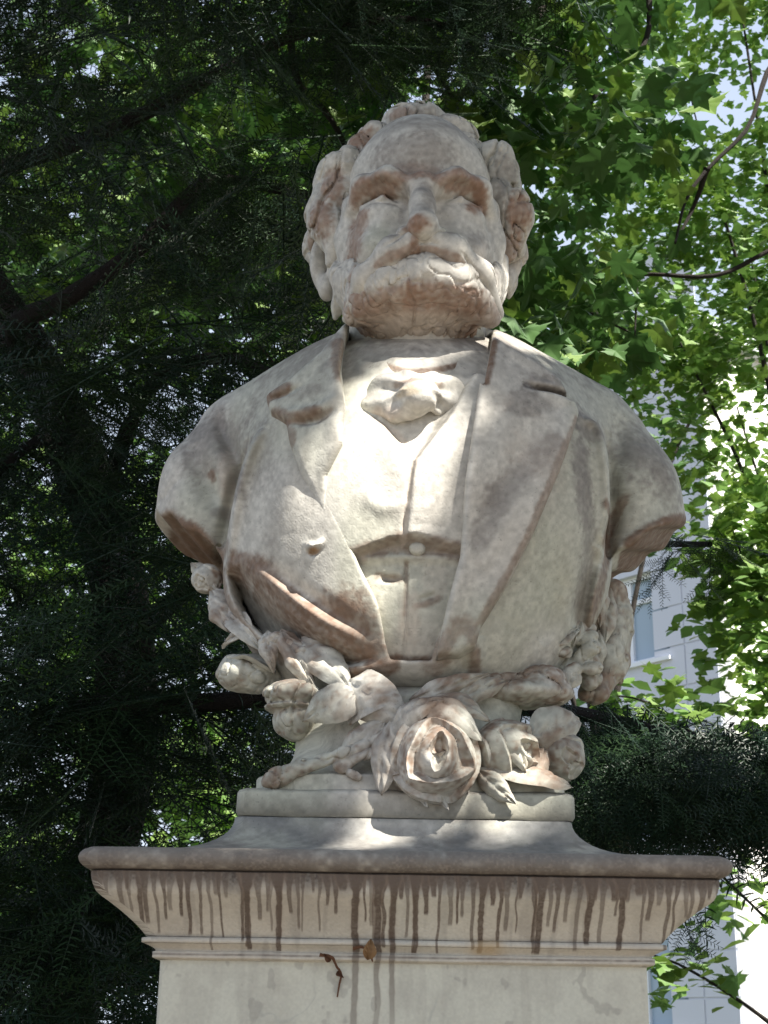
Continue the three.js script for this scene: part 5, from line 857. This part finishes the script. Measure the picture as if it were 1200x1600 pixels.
// --- the trees farther off, in the sun
const SIMPLE = simpleLeaf();
function farTree(label, px, ground, dist, crown, n, size, mats, sd, group, gap = 0.40) {      // crown: [dx, height, dz, rx, ry, rz] blobs round the trunk
  seed(sd);
  const r = rayOf(px, 1600), k = dist / Math.hypot(r.x, r.z), x = EYE.x + r.x * k, z = EYE.z + r.z * k, t = thing('broadleaf_tree', label, 'tree', [x, 0, z], group);
  const top = Math.max(...crown.map((c) => c[1]));
  part('trunk', limb([[0, -0.2, 0], [0.1, top * 0.3, 0.05], [-0.06, top * 0.62, 0], [0.08, top * 1.02, 0.1]], 0.035 * top * 0.6, 0.03, sd, 10), BARK, t);
  crown.forEach((c, i) => part('branch', limb([[0, Math.max(0.8, c[1] * 0.5), 0], [c[0] * 0.45, c[1] * 0.82, c[2] * 0.45], [c[0], c[1], c[2]], [c[0] * 1.15, c[1] + c[4] * 0.5, c[2] * 1.2]], Math.min(0.035, 0.010 * top), 0.005, sd + i, 6), BARK, t));
  const list = [], total = crown.reduce((s, c) => s + c[3] * c[4] * c[5], 0);
  for (const c of crown) { const m = Math.round(n * c[3] * c[4] * c[5] / total / 6);
    for (let i = 0; i < m; i++) {                                                  // clumps of leaves, denser towards the outside
      const a = rr(0, 6.28), b = Math.acos(rr(-1, 1)), q = Math.pow(rnd(), 0.42) * rr(0.85, 1.12), p = V(c[0] + c[3] * q * Math.sin(b) * Math.cos(a), c[1] + c[4] * q * Math.cos(b), c[2] + c[5] * q * Math.sin(b) * Math.sin(a));
      if (fbm(p.x * 0.9 + sd, p.y * 0.9, p.z * 0.9, 2) < gap) continue;
      for (let j = 0; j < 6; j++) { const e = rr(0, 6.28), o = p.clone().add(V(rr(-0.22, 0.22), rr(-0.12, 0.12), rr(-0.22, 0.22))); list.push(leafMatrix(o, V(Math.cos(e), rr(-0.8, 0.2), Math.sin(e)).normalize(), 0.6, size * rr(0.7, 1.25))); }
    } }
  foliage('crown', size > 0.11 ? LEAVES : [SIMPLE, leafA, SIMPLE], mats, list, t);
  return t;
}
farTree('tall broadleaf tree filling the right edge with bright green leaves', 1330, 0, 9.5, [[-0.15, 9.0, 0, 1.0, 0.9, 1.2], [-0.55, 7.6, 0.2, 1.0, 0.9, 1.2], [-0.2, 6.6, 0, 1.0, 0.7, 1.2], [-0.75, 6.2, 0, 0.6, 0.55, 0.9], [-0.35, 5.5, 0, 0.6, 0.5, 0.9], [-0.1, 4.7, 0, 0.32, 0.35, 0.7]], 13000, 0.085, [FARLEAF, MAPLE2, FARLEAF], 301, undefined, 0.47);
farTree('broadleaf tree right of the shoulder with leaves over the office windows', 1420, 0, 8.2, [[-0.62, 4.1, 0, 0.24, 0.65, 0.5], [-0.6, 3.3, 0.2, 0.16, 0.35, 0.3], [-1.25, 3.36, 0.2, 0.45, 0.06, 0.3]], 1300, 0.10, [FARLEAF, MAPLE2, FARLEAF], 302);
farTree('broadleaf tree behind the maple, seen between its leaves above the right shoulder', 960, 0, 12, [[0, 6.8, 0, 1.5, 1.3, 1.6], [-1.8, 7.2, 0, 1.4, 1.2, 1.5], [1.5, 7.9, 0, 1.2, 0.9, 1.5]], 2600, 0.11, [FARLEAF, MAPLE, MAPLE2], 303, undefined, 0.46);
farTree('sunlit broadleaf tree glimpsed through the yew at upper left', 640, 0, 10, [[-1.8, 7.4, 0, 1.8, 1.2, 1.3], [-3.2, 6.6, 0, 1.4, 1.1, 1.2], [-0.3, 7.0, 0, 1.4, 1.1, 1.2], [-1.6, 8.9, 0, 1.8, 0.8, 1.2]], 10000, 0.12, [MAPLE2, FARLEAF, MAPLE], 304);
farTree('sunlit broadleaf tree glimpsed through the yew at lower left', -190, 0, 11, [[1.5, 3.2, 0, 1.6, 1.2, 1.4], [3.0, 2.4, 0, 1.4, 1.0, 1.4], [0.2, 2.6, 0, 1.4, 1.2, 1.4], [1.6, 4.9, 0, 1.8, 0.9, 1.4]], 9000, 0.12, [FARLEAF, MAPLE2, FARLEAF], 305);
farTree('slender young tree with pale leaves in front of the office wall at lower right', 1400, 0, 7.4, [[-0.95, 2.02, 0, 0.32, 0.10, 0.4], [-0.7, 2.35, 0.1, 0.2, 0.18, 0.3]], 130, 0.10, [MAPLE2, FARLEAF, MAPLE2], 306);

// --- dry scraps of a climber left on the cornice
{
  const t = thing('dried_vine', 'brown dried scrap of climbing vine stuck to the cornice left of its centre', 'dried plant'), DRY = new THREE.MeshStandardMaterial({ name: 'dry_stem', color: new THREE.Color().setRGB(0.11, 0.05, 0.025), roughness: 0.95 }), LEAFD = new THREE.MeshStandardMaterial({ name: 'dry_leaf', color: new THREE.Color().setRGB(0.22, 0.13, 0.06), roughness: 0.95, side: THREE.DoubleSide });
  const zz = 0.2935; part('stem', limb([P(500, 1492, zz), P(518, 1496, zz + 0.003), P(526, 1510, 0.281), P(533, 1522, 0.278), P(530, 1540, 0.277), P(527, 1558, 0.277)], 0.0022, 0.0008, 3, 5), DRY, t);
  part('stem', limb([P(552, 1482, 0.2965), P(566, 1480, 0.299), P(578, 1490, 0.297), P(582, 1502, 0.29)], 0.0022, 0.001, 5, 5), DRY, t);
  part('leaf', leafGeo(P(574, 1500, 0.296), P(580, 1466, 0.301), 0.0075, { cup: 0.5, bow: 0.2, thick: 0.0012, color: () => [1, 1, 1] }), LEAFD, t);
  part('leaf', leafGeo(P(516, 1502, 0.295), P(506, 1490, 0.298), 0.004, { cup: 0.5, bow: 0.2, thick: 0.0012, color: () => [1, 1, 1] }), DRY, t); part('leaf', leafGeo(P(527, 1518, 0.279), P(537, 1528, 0.282), 0.004, { cup: 0.5, bow: 0.2, thick: 0.0012, color: () => [1, 1, 1] }), DRY, t);
}
renderer.render(scene, camera);
